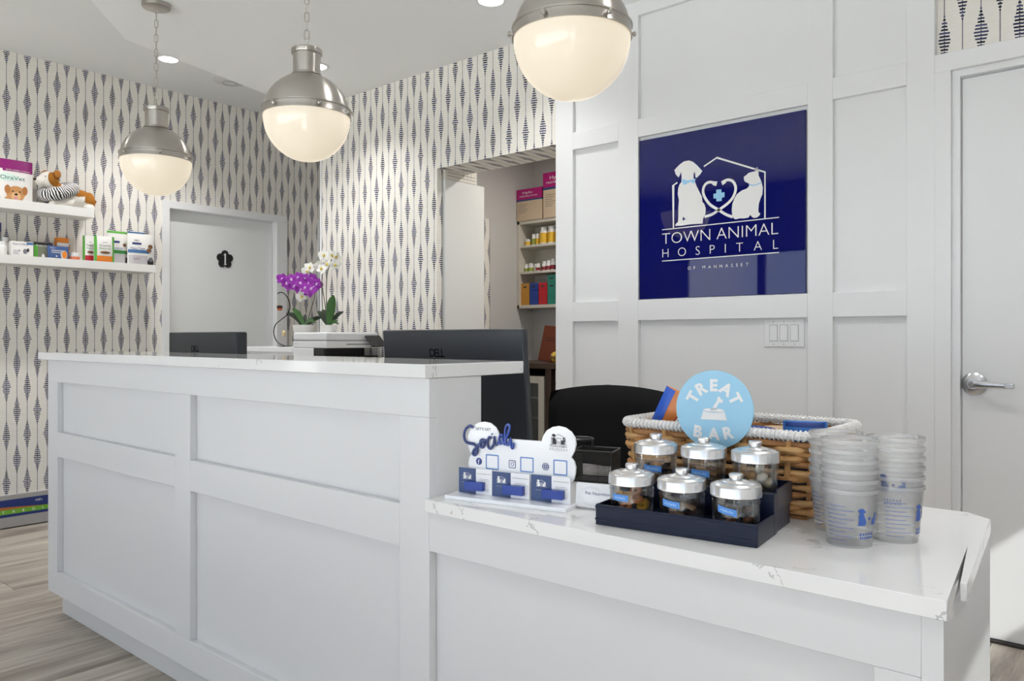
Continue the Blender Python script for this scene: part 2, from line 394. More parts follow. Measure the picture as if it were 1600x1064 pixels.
struct(boxo('ceiling', (-6.1, -2.8, HC), (1.5, 6.2, HC + .1), CEIL))
so_poly = [(.75, -2.7), (-4.06, 1.556), (-4.451, 1.892), (-4.714, 2.902), (-4.76, 3.2), (-4.76, YB), (RIGHT, YB), (RIGHT, -2.7)]
struct(MB().prism(so_poly, HC - HS - .001, (0, 0, HS), (1, 0, 0), (0, 1, 0)).build('ceiling_soffit', SOFF))

# panelled wall: backing and boards proud of it
pn = struct(boxo('wall_panelled', (-2.536, YB - .004, 0), (-.714, YB + .012, HS), WHITE))
PF = YB - .026
def board(x0, x1, z0, z1): return boxo('board', (x0, PF, z0), (x1, YB - .004, z1), TRIMW, pn, .0015)
for x0, x1 in ((-2.536, -2.424), (-2.143, -2.026), (-1.197, -1.094), (-.813, -.714)): board(x0, x1, .14, HS)
for x0, x1 in ((-2.424, -2.143), (-2.026, -1.197), (-1.094, -.813)):
    for z0, z1 in ((1.212, 1.313), (2.113, 2.203), (2.712, HS)): board(x0, x1, z0, z1)
struct(boxo('baseboard_panelled', (-2.536, PF - .004, 0), (-.714, YB - .004, .14), TRIMW))
struct(boxo('baseboard_left', (XL, -2.6, 0), (XL + .014, 2.75, .085), TRIMW))

# door in the left wall
d1 = struct(thing('door_1', 'pale flush exam room door numbered 1', 'door', (XL, 3.283, 0)))
Y0, Y1 = -.464, .465
boxo('casing', (0, Y0 - .056, 0), (.018, Y0, 2.12), TRIMW, d1, .002); boxo('casing', (0, Y1, 0), (.018, Y1 + .1, 2.12), TRIMW, d1, .002)
boxo('casing', (0, Y0 - .056, 2.12), (.018, Y1 + .1, 2.176), TRIMW, d1, .002)
for a, b_ in ((Y0 - .03, Y0), (Y1, Y1 + .03)): boxo('jamb', (-.118, a, 0), (0, b_, 2.12), TRIMW, d1)
boxo('jamb', (-.118, Y0 - .03, 2.118), (0, Y1 + .03, 2.147), TRIMW, d1)
boxo('leaf', (-.095, Y0 + .003, .01), (-.05, Y1 - .003, 2.115), mat('door_leaf_paint', (.80, .81, .80), .4), d1, .002)
sg = thing('door_number_sign', 'black flower-shaped number 1 plaque on the exam room door', 'sign', (XL - .049, 3.305, 1.768))
fp = []
for i in range(72):
    a_ = 2 * math.pi * i / 72; r_ = .05
    for q in range(5):
        c_ = 2 * math.pi * q / 5; dl = a_ - c_; dd = .043; lr = .0315; disc_ = lr * lr - (dd * math.sin(dl)) ** 2
        if disc_ > 0 and math.cos(dl) > 0: r_ = max(r_, dd * math.cos(dl) + math.sqrt(disc_))
    fp.append((r_ * math.sin(a_) * .98, r_ * math.cos(a_)))
MB().prism(fp, .008, (0, 0, 0), (0, 1, 0), (0, 0, 1)).build('plaque', BLACK, sg, .001)
one = MB().prism([(-.006, -.042), (.006, -.042), (.006, .048), (-.002, .048), (-.014, .036), (-.014, .031), (-.006, .035)], .0015, (.0081, 0, 0), (0, 1, 0), (0, 0, 1)); one.prism([(-.012, -.046), (.012, -.046), (.012, -.041), (-.012, -.041)], .0015, (.0081, 0, 0), (0, 1, 0), (0, 0, 1))
one.build('numeral', WPRINT, sg)
tr2 = struct(thing('door_2', 'white door casing far down the hall', 'door', (XL, 4.6, 0)))
boxo('casing', (0, -.43, 0), (.018, -.35, 2.12), TRIMW, tr2, .002); boxo('casing', (0, -.43, 2.12), (.018, .53, 2.19), TRIMW, tr2, .002); boxo('leaf', (0, -.35, .01), (.008, .5, 2.12), TRIMW, tr2)

# white door beside the panelled wall
DY = YB - .026
d3 = struct(thing('door_3', 'white flush door with a chrome lever handle', 'door', (-.71, DY, 0)))
boxo('casing', (-.004, -.006, 0), (.052, .03, 2.135), TRIMW, d3, .002)
boxo('casing', (-.004, -.006, 2.135), (1.06, .03, 2.204), TRIMW, d3, .002)
boxo('casing', (1.004, -.006, 0), (1.06, .03, 2.135), TRIMW, d3, .002)
boxo('jamb', (.052, .012, 0), (.079, .1, 2.11), TRIMW, d3, .001); boxo('jamb', (.98, .012, 0), (1.004, .1, 2.11), TRIMW, d3, .001)
boxo('jamb', (.052, .012, 2.11), (1.004, .1, 2.135), TRIMW, d3, .001)
leaf = boxo('leaf', (.081, .038, .012), (.978, .082, 2.105), WHITE, d3, .0015)
boxo('threshold', (.05, .02, .0005), (1.004, .1, .01), mat('dark_threshold', (.03, .027, .025), .5), d3)
hx, hz = .122, .953
MY = Matrix.Translation((hx, .038, hz)) @ Matrix.Rotation(math.pi / 2, 4, 'X')
MB().lathe([(.0, .0), (.043, 0), (.043, .004), (.036, .009), (.02, .013), (.019, .03), (.0, .03)], 28, MY).build('rose', STEEL, d3)
lev = [(hx, -.012, hz), (hx + .03, -.016, hz), (hx + .08, -.018, hz - .001), (hx + .105, -.017, hz - .002)]
lv = MB().tube([(hx - .004, .012, hz), (hx, -.006, hz), (hx + .012, -.014, hz), (hx + .05, -.017, hz), (hx + .105, -.018, hz - .002)], [.013, .014, .0135, .0115, .009], 10, flat=((0, 1, 0), .55)).build('lever', STEEL, d3)
boxo('lever_tip', (hx + .104, -.024, hz - .011), (hx + .135, -.012, hz + .008), STEEL, d3, .003)
MB().lathe([(0, 0), (.010, 0), (.011, .003), (0, .0035)], 16, Matrix.Translation((hx - .001, -.0145, hz)) @ Matrix.Rotation(math.pi / 2, 4, 'X')).build('keyhole', mat('key_cylinder', (.25, .24, .22), .35, 1), d3)

# rear window wall and right wall (behind and beside the viewer; the navy panel mirrors them)
WFR = mat('window_frame_grey', (.10, .10, .11), .5)
rw = MB(); rw.box((-6.1, REAR - .14, 0), (1.5, REAR, .28)); rw.box((-6.1, REAR - .14, 2.22), (1.5, REAR, HC)); rw.box((-6.1, REAR - .14, .28), (-4.96, REAR, 2.22)); rw.box((1.2, REAR - .14, .28), (1.5, REAR, 2.22))
struct(rw.build('wall_front', mat('front_wall_paint', (.20, .20, .22), .7)))
PANE = clearmat('window_glass', (.97, .98, .98), .05)
wx = -4.96; k = 1
while wx < 1.1:
    w = struct(thing('window_%d' % k, 'tall shop window behind the viewer', 'window', (wx, REAR - .08, .28))); we = min(1.2, wx + 1.045) - wx
    for lo, hi in (((0, 0, 0), (.05, .06, 1.94)), ((we - .05, 0, 0), (we, .06, 1.94)), ((.05, 0, 0), (we - .05, .06, .05)), ((.05, 0, 1.89), (we - .05, .06, 1.94))): boxo('frame', lo, hi, WFR, w)
    boxo('pane', (.05, .027, .05), (we - .05, .031, 1.89), PANE, w)
    wx += 1.045; k += 1
rr = MB(); rr.box((RIGHT, -1.05, 0), (RIGHT + .1, YB + .1, 1.64)); rr.box((RIGHT, -1.05, 2.08), (RIGHT + .1, YB + .1, HC)); rr.box((RIGHT, -1.05, 1.64), (RIGHT + .1, -.4, 2.08)); rr.box((RIGHT, -2.7, 0), (RIGHT + .1, -2.4, HC)); rr.box((RIGHT, -2.4, 2.2), (RIGHT + .1, -1.05, HC)); rr.box((RIGHT, -2.4, 0), (RIGHT + .1, -1.05, .1)); rr.box((RIGHT, 2.9, 1.64), (RIGHT + .1, YB + .1, 2.08))
struct(rr.build('wall_right', WHITE))
w = struct(thing('window_%d' % k, 'high transom window in the right wall', 'window', (RIGHT, -.4, 1.64)))
boxo('pane', (.04, 0, 0), (.044, 3.3, .44), clearmat('sun_dimming_transom_glass', (.36, .36, .355), .05), w); boxo('frame', (.03, 0, 0), (.06, 3.3, .02), WFR, w); boxo('frame', (.03, 0, .42), (.06, 3.3, .44), WFR, w)  # pane tint added to weaken the sunlight passing through
w = struct(thing('window_%d' % (k + 1), 'added tall side window behind the viewer', 'window', (RIGHT, -2.4, .1)))  # unseen window added to bring light onto right-facing sides
boxo('pane', (.04, .04, .04), (.044, 1.31, 2.06), PANE, w)
for lo, hi in (((.03, 0, 0), (.06, .04, 2.1)), ((.03, 1.31, 0), (.06, 1.35, 2.1)), ((.03, .04, 0), (.06, 1.31, .04)), ((.03, .04, 2.06), (.06, 1.31, 2.1))): boxo('frame', lo, hi, WFR, w)
# ------------------------------------------------------------------ reception desk and worktops
DESKP = mat('desk_white_lacquer', (.645, .65, .655), .33)
rd = thing('reception_desk', 'white panelled reception desk with a tall and a low front', 'desk', (-1.9, 1.26, 0))
def rb(name, lo, hi, m=DESKP, bev=.0015):
    q = Vector((-1.9, 1.26, 0)); return boxo(name, Vector(lo) - q, Vector(hi) - q, m, rd, bev)
F0, F1 = 1.178, 1.2
rb('carcass', (-3.498, F1, .1), (-1.25, 1.346, 1.036)); rb('carcass', (-1.25, F1, .1), (-.27, 1.3, .746))
ep = MB().prism([(-.27, F0), (-.243, F0), (-.28, 1.745), (-.307, 1.745)], .646, (0, 0, .1), (1, 0, 0), (0, 1, 0)); ep.xf(Matrix.Translation((1.9, -1.26, 0))).build('end_panel', DESKP, rd)
for x0, x1 in ((-3.498, -3.40), (-2.418, -2.32), (-1.348, -1.25)): rb('stile', (x0, F0, .19), (x1, F1, .949))
for x0, x1, z0, z1 in ((-3.498, -1.25, .949, 1.036), (-3.40, -2.418, .652, .749), (-2.32, -1.348, .652, .749), (-3.498, -1.25, .1, .19), (-1.25, -.27, .657, .746), (-1.25, -.27, .1, .19)): rb('rail', (x0, F0, z0), (x1, F1, z1))
rb('stile', (-.332, F0, .19), (-.27, F1, .657))
rb('toe_kick', (-3.478, 1.225, 0), (-.30, 1.3, .1), mat('toe_kick_paint', (.62, .62, .61), .5))
rb('side_panel', (-3.45, 1.346, .0), (-3.42, 1.78, .745)); rb('back_leg_panel', (-.33, 1.70, 0), (-.31, 1.74, .745))
tw = tag(MB().box((-3.565, 1.163, 1.0365), (-1.247, 1.498, 1.067)).build('transaction_top', QUARTZ, None, .002), 'white quartz ledge capping the tall part of the reception desk', 'worktop')
lw_poly = [(-1.249, 1.163), (-.236, 1.163), (-.274, 1.506), (-.2405, 1.268), (-.232, 1.268), (-.279, 1.747), (-.326, 1.789), (-3.45, 1.789), (-3.45, 1.347), (-1.249, 1.347)]
lw = tag(MB().prism(lw_poly, .0275, (0, 0, .7465), (1, 0, 0), (0, 1, 0)).build('desk_worktop', QUARTZ, None, .0015), 'low veined white quartz worktop holding the treats and cups', 'worktop')
DZ = .774

# ------------------------------------------------------------------ pendants
GLOBE = mat('lit_opal_glass', (.35, .33, .30), .15, emit=(1.0, .86, .64), es=.56)
link_mesh = [None]
def pendant(x, y, z, label):
    t = thing('pendant_light', label, 'pendant light', (x, y, z), 0, 'globe pendants over the reception desk')
    R = .1685
    prof = [(.162, 0), (.1705, 0), (.1705, .003), (.169, .006), (.169, .026), (.1715, .028), (.1715, .032), (.165, .034)]
    for i in range(1, 12):
        a = math.radians(12 + i * (72 - 12) / 11); prof.append((R * math.cos(a), R * math.sin(a) + .002))
    prof += [(.052, .166), (.052, .168)]
    MB().lathe(prof, 48).build('dome', NICKEL, t)
    MB().lathe([(.058, .164), (.058, .168), (.0525, .172), (.0525, .245), (.0585, .247), (.0595, .250), (.0595, .264), (.056, .267), (.02, .270), (.0, .270)], 36).build('neck', NICKEL, t)
    kn = MB().lathe([(0, 0), (.0045, 0), (.0045, .006), (.0075, .007), (.008, .011), (.005, .014), (0, .0145)], 12)
    k0 = None
    for i in range(6):
        a = math.radians(-79.4 + i * 60 + 0); 
        if k0 is None: k0 = kn.build('thumb_screw', NICKEL, t); o = k0
        else: o = k0.copy(); COL.objects.link(o)
        o.location = (.168 * math.cos(a), .168 * math.sin(a), .016); o.rotation_euler = (0, math.pi / 2, a)
    gp = [(.166 * math.cos(math.radians(a)), -.172 * math.sin(math.radians(a)) + .002) for a in range(0, 86, 5)] + [(.0, -.170)]
    MB().lathe(gp, 48).build('glass_bowl', GLOBE, t)
    top = HS - z
    MB().lathe([(.0, top - .022), (.055, top - .022), (.066, top - .018), (.068, top - .004), (.068, top)], 36).build('ceiling_canopy', NICKEL, t)
    MB().lathe([(.0, .270), (.006, .270), (.006, .282), (0, .284)], 10).build('loop_base', NICKEL, t)
    if link_mesh[0] is None:
        pts = [(.0085 * math.cos(a), 0, .011 * (1 if math.sin(a) > 0 else -1) + .0085 * math.sin(a)) for a in [2 * math.pi * (i + .5) / 16 for i in range(16)]]
        link_mesh[0] = MB().tube(pts, .0019, 6, closed=True)
    n = int((top - .025 - .28) / .0345) + 1; st = (top - .03 - .285) / (n - 1); l0 = None
    for i in range(n):
        if l0 is None: l0 = link_mesh[0].build('chain_link', NICKEL, t); o = l0
        else: o = l0.copy(); COL.objects.link(o)
        o.location = (0, 0, .29 + i * st); o.rotation_euler = (0, 0, (YAW if i % 2 else YAW + math.pi / 2) + .3)
    wob = [(.004 * math.sin(i * 1.3), .004 * math.cos(i * .9), .28 + (top - .3) * i / 14) for i in range(15)]
    MB().tube(wob, .0016, 5).build('cord', mat('clear_cord', (.55, .53, .5), .3), t)
    return t
pendant(-3.867, 1.79, 2.003, 'brushed nickel globe pendant in front of door 1, smallest in view')
pendant(-2.592, 1.79, 1.985, 'brushed nickel globe pendant with full chain at the wallpaper corner')
pendant(-1.312, 1.79, 1.972, 'brushed nickel globe pendant nearest the navy sign, top cut off')

# ------------------------------------------------------------------ ceiling fittings
CANL = mat('downlight_lens', (1, 1, 1), .4, emit=(1, .97, .92), es=9.0)
def downlight(x, y, z, label, power, r=.062):
    t = thing('recessed_downlight', label, 'downlight', (x, y, z), 0, 'recessed ceiling downlights')
    MB().lathe([(r + .016, 0), (r + .015, -.004), (r, -.006), (r - .002, -.003)], 32).build('trim_ring', TRIMW, t)
    MB().lathe([(r, -.0035), (0, -.0036)], 32).build('lens', CANL, t)
    l = bpy.data.lights.new('downlight_beam', 'SPOT'); l.energy = power; l.spot_size = math.radians(125); l.spot_blend = .8; l.shadow_soft_size = .06; l.color = (.99, .985, .975)
    o = bpy.data.objects.new('downlight_beam', l); COL.objects.link(o); o.parent = t; o.location = (0, 0, -.02)
    return t
downlight(-5.215, 2.496, HC, 'round lit downlight in the raised ceiling by the wallpaper', 68)
downlight(-2.57, 2.836, HS, 'round lit downlight cut by the top edge of the photo', 26)
downlight(-4.0, 2.83, HS, 'round lit downlight half hidden behind the middle pendant neck', 40)
downlight(-.55, 2.15, HS, 'added round downlight above the white door, out of frame', 28)  # unseen lamp, added to even out the room's light
downlight(-1.95, 2.2, HS, 'added round downlight between two pendants, out of frame', 34)  # added out of view to lift the lower panelled wall
downlight(.5, 1.6, HS, 'added round downlight right of the low worktop, out of frame', 36)  # unseen, added to light the right-facing sides
downlight(.5, .2, HS, 'added round downlight beside the viewer, out of frame', 40)  # another added lamp, brightens right-facing sides from out of view
downlight(-5.215, 1.1, HC, 'added round downlight above the pet scale, out of frame', 72)  # unseen fill, added to brighten the left wallpaper
downlight(-5.25, 4.6, HC, 'added round downlight down the hall, out of frame', 12)  # added out of view as fill for the hall
sp = thing('ceiling_speaker', 'round white ceiling speaker beside the raised ceiling downlight', 'speaker', (-5.31, 3.0, HC))
MB().lathe([(.118, 0), (.116, -.006), (.1, -.012), (.05, -.02), (.048, -.017), (.03, -.022), (0, -.023)], 36).build('grille', mat('speaker_white', (.62, .62, .62), .6), sp)
MB().lathe([(.052, -.0195), (.05, -.0235), (.046, -.0225)], 30).build('tweeter_ring', mat('speaker_grey', (.4, .4, .4), .6), sp)

# ------------------------------------------------------------------ navy sign with the clinic's mark
LP = lambda x, y: (1020 + x / 5.3217, 230 + y / 5.3217)
SGY = YB - .018
def lg(pts):
    out = []
    for x, y in pts: p = atY(*LP(x, y), SGY); out.append((p.x, p.z))
    return out
LOGO = dict(
 dog=lg([(300,110),(335,122),(370,152),(395,180),(412,197),(395,225),(365,255),(355,250),(350,205),(340,218),(338,255),(345,265),(350,285),(365,325),(385,365),(408,410),(413,455),(430,475),(440,510),(438,550),(418,595),(415,635),(320,640),(285,645),(240,652),(185,655),(190,640),(210,620),(213,585),(213,500),(218,440),(208,390),(212,340),(222,310),(238,290),(240,240),(235,205),(228,225),(215,252),(190,225),(180,190),(200,168),(225,143),(260,118)]),
 cat=lg([(868,163),(880,205),(880,235),(893,262),(905,290),(915,335),(912,390),(895,430),(882,470),(878,520),(880,542),(895,552),(885,570),(865,585),(840,588),(825,580),(812,562),(795,585),(760,592),(720,592),(690,600),(672,592),(660,560),(657,520),(662,470),(680,425),(700,390),(740,360),(780,345),(800,325),(803,305),(785,295),(765,285),(757,265),(758,245),(775,235),(795,215),(820,207),(850,200),(858,180)]),
 hole=lg([(250,577),(272,597),(250,612)]),
 scarf=lg([(241,263),(290,277),(335,268),(352,262),(358,272),(345,282),(348,300),(328,298),(320,286),(300,295),(262,315),(248,296)]),
 cross=lg([(528,353),(570,350),(572,378),(597,374),(597,415),(575,420),(573,447),(530,451),(528,425),(505,427),(505,388),(528,385)]),
 bell1=lg([(498,283),(537,285),(527,323),(497,314)]), bell2=lg([(568,285),(605,270),(610,295),(580,316)]))
LINES = dict(house=(lg([(425,160),(533,87),(933,207),(933,590)]), .0065), eave=(lg([(205,293),(170,318),(172,672)]), .0065),
 base=(lg([(77,687),(1050,583)]), .0042), base2=(lg([(77,947),(1050,875)]), .0042), collar=(lg([(800,312),(840,318),(880,305),(905,290)]), .005),
 tubeL=(lg([tuple(p)[:2] for p in smooth_path([(515,300,0),(480,290,0),(445,302,0),(422,338,0),(420,382,0),(440,430,0),(480,480,0),(548,522,0),(610,560,0),(665,580,0)])]), .0125),
 tubeR=(lg([tuple(p)[:2] for p in smooth_path([(580,290,0),(620,272,0),(660,280,0),(685,315,0),(688,360,0),(665,420,0),(620,470,0),(548,522,0),(490,560,0),(430,578,0)])]), .0125))
lc = (-1.612, 1.72)
def logo(parent, o, ex, ey, k, ink, accent, hole, lines_only_white=True, text=True, origin=lc, lift=.0004, small=False, thin=-.015):
    """the dog, cat, stethoscope-heart and house mark with its lettering, in the plane o, ex, ey at scale k"""
    ex, ey = Vector(ex).normalized() * k, Vector(ey).normalized() * k; o = Vector(o) - ex * origin[0] - ey * origin[1]; n = ex.cross(ey).normalized()
    def flat(keys, dz):
        mb = MB()
        for q in keys:
            P = LOGO[q]; ar = sum(P[i][0] * P[(i + 1) % len(P)][1] - P[(i + 1) % len(P)][0] * P[i][1] for i in range(len(P)))
            P = P if ar > 0 else P[::-1]
            mb.raw([o + ex * u + ey * v + n * (lift + dz) for u, v in P], [tuple(range(len(P)))])
        return mb
    mb = flat(['dog', 'cat', 'bell1', 'bell2'], 0)
    for q in ('tubeL', 'tubeR'): stroke(mb, LINES[q][0], LINES[q][1], o, ex, ey, lift=lift + .0001)
    mb.build('animal_mark', ink, parent)
    mb = MB()
    for q in ('house', 'eave', 'base', 'base2'): stroke(mb, LINES[q][0], LINES[q][1] * (1.6 if small else 1), o, ex, ey, lift=lift)
    if text:
        for s, a, b, cap, just in (('TOWN ANIMAL', (77, 808), (1043, 727), 97, 0), ('HOSPITAL', (80, 918), (1043, 847), 76, 1), ('OF MANHASSET', (292, 1019), (795, 984), 27, 1)):
            A, B = lg([a, b]); T = lg([(a[0], a[1] - cap)])[0]; h = (T[1] - A[1])
            put_text(mb, s, o + ex * A[0] + ey * A[1], ex, ey, h * k, (B[0] - A[0]) * k, thin if s[0] != 'O' else thin * .3, lift, bool(just))
    mb.build('lettering', ink, parent)
    mb = flat(['scarf', 'cross'], .0003); stroke(mb, LINES['collar'][0], LINES['collar'][1], o, ex, ey, lift=lift + .0003); mb.build('accent_mark', accent, parent)
    flat(['hole'], .0004).build('gap_mark', hole, parent)
SIGN = mat('navy_back_painted_glass', srgb(8, 14, 92), .02, coat=.0, spec=.52)
sgn = thing('clinic_sign', 'glossy navy clinic sign with a dog and cat on the panelled wall', 'sign', (-1.616, SGY, 1.316))
boxo('panel', (-.408, 0, 0), (.408, .0135, .779), SIGN, sgn, .0015)
logo(sgn, (-1.612 + 1.616, 0, 1.72 - 1.316), (1, 0, 0), (0, 0, 1), 1.0, mat('sign_white_vinyl', (.80, .79, .77), .5), mat('sign_blue_vinyl', srgb(148, 198, 230), .5), SIGN)
# light switches
sw = thing('light_switch_plate', 'white triple light switch plate under the navy sign', 'light switch', (-1.305, YB - .004, 1.147))
boxo('plate', (-.088, -.006, -.06), (.088, 0, .06), TRIMW, sw, .002)
for i in (-1, 0, 1):
    b_ = boxo('rocker', (i * .046 - .0165, -.0085, -.034), (i * .046 + .0165, -.005, .034), TRIMW, sw, .001)
    boxo('rocker_gap', (i * .046 - .0185, -.0064, -.036), (i * .046 + .0185, -.0058, .036), mat('switch_shadow_gap', (.35, .35, .35), .5), sw)
    for zz in (-.0495, .0495): boxo('screw', (i * .046 - .0025, -.0068, zz - .0025), (i * .046 + .0025, -.0058, zz + .0025), mat('switch_screw', (.5, .5, .5), .4), sw)
# ------------------------------------------------------------------ things on the low worktop
def wpart(t, mb, name, m, bevel=0, parent=None, seg=2):
    """a part whose shape is given in world coordinates"""
    M = Matrix.Translation(t.location) @ Matrix.Rotation(t.rotation_euler.z, 4, 'Z')
    return mb.xf(M.inverted()).build(name, m, parent or t, bevel, seg)
Zv = Vector((0, 0, 1))
# --- social media sign with its business cards
A = Vector((-1.226, 1.246, DZ)); B = Vector((-.949, 1.304, DZ)); EX = (B - A).normalized(); EN = EX.cross(Zv)
ss = thing('social_media_sign', 'white scalloped sign reading Lets Get Social with blue card pockets', 'sign', (A + B) / 2)
CP = lambda x, y: (700 + x / 7.6, 650 + y / 7.6)
def sp_(x, y, off=0.0):
    p = atP(*CP(x, y), A + EN * off, EN) - A; return (p.dot(EX), p.z)
out = [(250,900),(250,620),(240,560),(255,490),(280,455),(255,410),(232,330),(232,240),(260,160),(310,105),(370,75),(430,68),(500,85),(560,135),(590,190),(605,255),(640,268),(1110,300),(1125,240),(1170,170),(1240,130),(1310,120),(1390,140),(1460,190),(1505,260),(1518,340),(1500,420),(1460,495),(1495,540),(1515,610),(1510,690),(1490,760),(1460,800),(1455,1040)]
wpart(ss, MB().prism([sp_(*q) for q in out], .006, A - EN * .006, EX, Zv), 'back_panel', ACRYL, .0008)
bm = MB(); L = (B - A).length
bm.box((-.004, -.052, 0), (L + .004, .006, .0085), Matrix.Translation(A) @ Matrix(((EX.x, -EN.x, 0, 0), (EX.y, -EN.y, 0, 0), (0, 0, 1, 0), (0, 0, 0, 1))))
wpart(ss, bm, 'base', ACRYL, .001)
S_ = [[(295,142),(275,122),(245,120),(210,150),(190,200),(188,250),(205,300),(245,325),(300,335),(335,365),(345,410),(330,450),(305,462),(292,440),(305,405),(340,370),(378,325),(385,292),(410,283),(430,308),(425,350),(400,372),(380,350),(388,312),(420,295),(455,292)],
      [(512,268),(490,250),(470,280),(465,330),(480,378),(508,385),(535,345),(546,285),(546,240),(552,320),(572,345),(600,300)],
      [(645,230),(620,225),(604,270),(610,318),(627,326),(645,285),(650,228),(652,300),(664,342),(690,262),(722,175),(730,118),(706,102),(682,140),(674,220),(682,305),(700,345),(722,325),(738,262),(742,335),(757,385),(772,368),(773,318)]]
for k, stk in enumerate(S_):
    pth = smooth_path([(*sp_(*q, .006), 0) for q in stk], 3)
    wpart(ss, MB().tube([A + EX * p.x + Zv * p.y + EN * .005 for p in pth], .0030 if k else .0034, 6, flat=(EN, .9)), 'script_letters', BLUE if k == 2 else mat('script_navy', srgb(32, 52, 112), .3))
tx = MB(); u, v = sp_(335, 165); u1 = sp_(512, 160)[0]; put_text(tx, "LET'S GET", A + EX * u + Zv * v, EX, Zv, .0062, u1 - u)
wpart(ss, tx, 'lettering', KPRINT)
wpart(ss, MB().ball(A + EX * sp_(533, 212)[0] + Zv * sp_(533, 212)[1] + EN * .004, (.002, .002, .002), 8, 6), 'script_dot', mat('script_navy', (0, 0, 0)))
def ring(mb, poly_o, poly_i, o, lift=.0005):
    n = len(poly_o); pts = [o + EX * p[0] + Zv * p[1] + EN * lift for p in poly_o + poly_i]
    mb.raw(pts, [(i, (i + 1) % n, n + (i + 1) % n, n + i) for i in range(n)])
def disc(mb, poly, o, lift=.0005): mb.raw([o + EX * p[0] + Zv * p[1] + EN * lift for p in poly], [tuple(range(len(poly)))])
ic = MB(); iw = MB(); qb = MB()
u, v = sp_(370, 537); r = .0078; disc(ic, circ(u, v, r), A); put_text(iw, 'f', A + EX * (u - .0025) + Zv * (v - .006), EX, Zv, .0105, lift=.001)
u, v = sp_(765, 572); ring(ic, rrect(u - .0085, v - .0085, u + .0085, v + .0085, .0026), rrect(u - .007, v - .007, u + .007, v + .007, .0018), A); ring(ic, circ(u, v, .0042), circ(u, v, .0029), A); disc(ic, circ(u + .0045, v + .0045, .0011, 10), A)
u, v = sp_(1160, 601); r = .0083; disc(ic, circ(u, v, r), A)
for q in (-.0042, 0, .0042):
    hw = math.sqrt(r * r - q * q) * .96
    disc(iw, [(u - hw, v + q - .0004), (u + hw, v + q - .0004), (u + hw, v + q + .0004), (u - hw, v + q + .0004)], A, .001)
for q in (.0, .0045): 
    for sg_ in (-1, 1): stroke(iw, [(u + sg_ * q * math.cos(a), v + r * .96 * math.sin(a)) for a in [-1.57 + 3.14 * i / 10 for i in range(11)]], .0007, A, EX, Zv, lift=.001)
for x0, y0, x1, y1 in ((450, 460, 603, 632), (858, 492, 1017, 665), (1252, 522, 1418, 705)):
    a, b_ = sp_(x0, (y0 + y1) / 2)[0], sp_(x1, (y0 + y1) / 2)[0]; cz = (sp_((x0 + x1) / 2, y0 + 8)[1] + sp_((x0 + x1) / 2, y1 - 8)[1]) / 2; hw = (b_ - a) / 2; cu = (a + b_) / 2
    ring(qb, rrect(cu - hw, cz - hw, cu + hw, cz + hw, .002), rrect(cu - hw * .84, cz - hw * .84, cu + hw * .84, cz + hw * .84, .0012), A)
wpart(ss, ic, 'icons', mat('icon_navy', srgb(38, 58, 128), .4)); wpart(ss, iw, 'icon_marks', WPRINT); wpart(ss, qb, 'code_frames', mat('frame_blue', srgb(90, 132, 196), .4))
u, v = sp_(1312, 290); off = ss.location
logo(ss, A - off + EX * u + Zv * (v - .004), EX, Zv, .072, KPRINT, WPRINT, WPRINT, small=True, thin=.004)
for k, (tl, sx, br, pk) in enumerate((((130, 605), 332, (520, 928), (190, 775, 405, 902)), ((527, 655), 745, (965, 985), (640, 820, 880, 957)), ((988, 690), 1230, (1450, 1032), (1110, 870, 1356, 1007)))):
    a = sp_(*tl, .012); b_ = sp_(*br, .012); s_ = sp_(sx, 700, .012)[0]; O = A + EN * .012
    h0, h1 = .009, a[1]
    bc = thing('business_card', ('leftmost', 'middle', 'rightmost')[k] + ' white and navy business card propped on the social sign', 'card', A + EX * (a[0] + b_[0]) / 2 + EN * .012 + Zv * .0085, 0, 'business cards on the social sign')
    wpart(bc, MB().prism([(a[0], h0), (b_[0], h0), (b_[0], h1), (a[0], h1)], .0022, O - EN * .0022, EX, Zv), 'card', mat('card_white', (.84, .84, .85), .5))
    nb = MB(); disc(nb, [(a[0], h0), (s_, h0), (s_, h1), (a[0], h1)], O, .0003); wpart(bc, nb, 'navy_half', mat('card_navy', srgb(50, 72, 118), .45))
    logo(bc, O - bc.location + EX * (a[0] + s_) / 2 + Zv * (h0 + (h1 - h0) * .62), EX, Zv, .046, WPRINT, WPRINT, NAVY, text=False, lift=.0006, small=True)
    pr = MB()
    for j, (vv, f0, f1, hh) in enumerate(((.80, .1, .95, .0011), (.6, .2, .8, .0008), (.54, .2, .9, .0008), (.48, .2, .7, .0008), (.2, .35, .85, .0008), (.13, .35, .8, .0008))):
        x = s_ + (b_[0] - s_) * f0; xe = s_ + (b_[0] - s_) * f1
        while x < xe:
            w_ = .0012 + .002 * random.random(); z_ = h0 + (h1 - h0) * vv; disc(pr, [(x, z_), (min(x + w_, xe), z_), (min(x + w_, xe), z_ + hh), (x, z_ + hh)], O, .0004); x += w_ + .0006
    wpart(bc, pr, 'print', mat('card_grey_print', (.25, .25, .28), .5))
    c0 = sp_(pk[0], pk[1], .026); c1 = sp_(pk[2], pk[3], .026)
    wpart(ss, MB().prism(rrect(c0[0], c1[1] + .0005, c1[0], c0[1], .0012), .012, A + EN * .014, EX, Zv), 'card_pocket', BLUE, .0006)

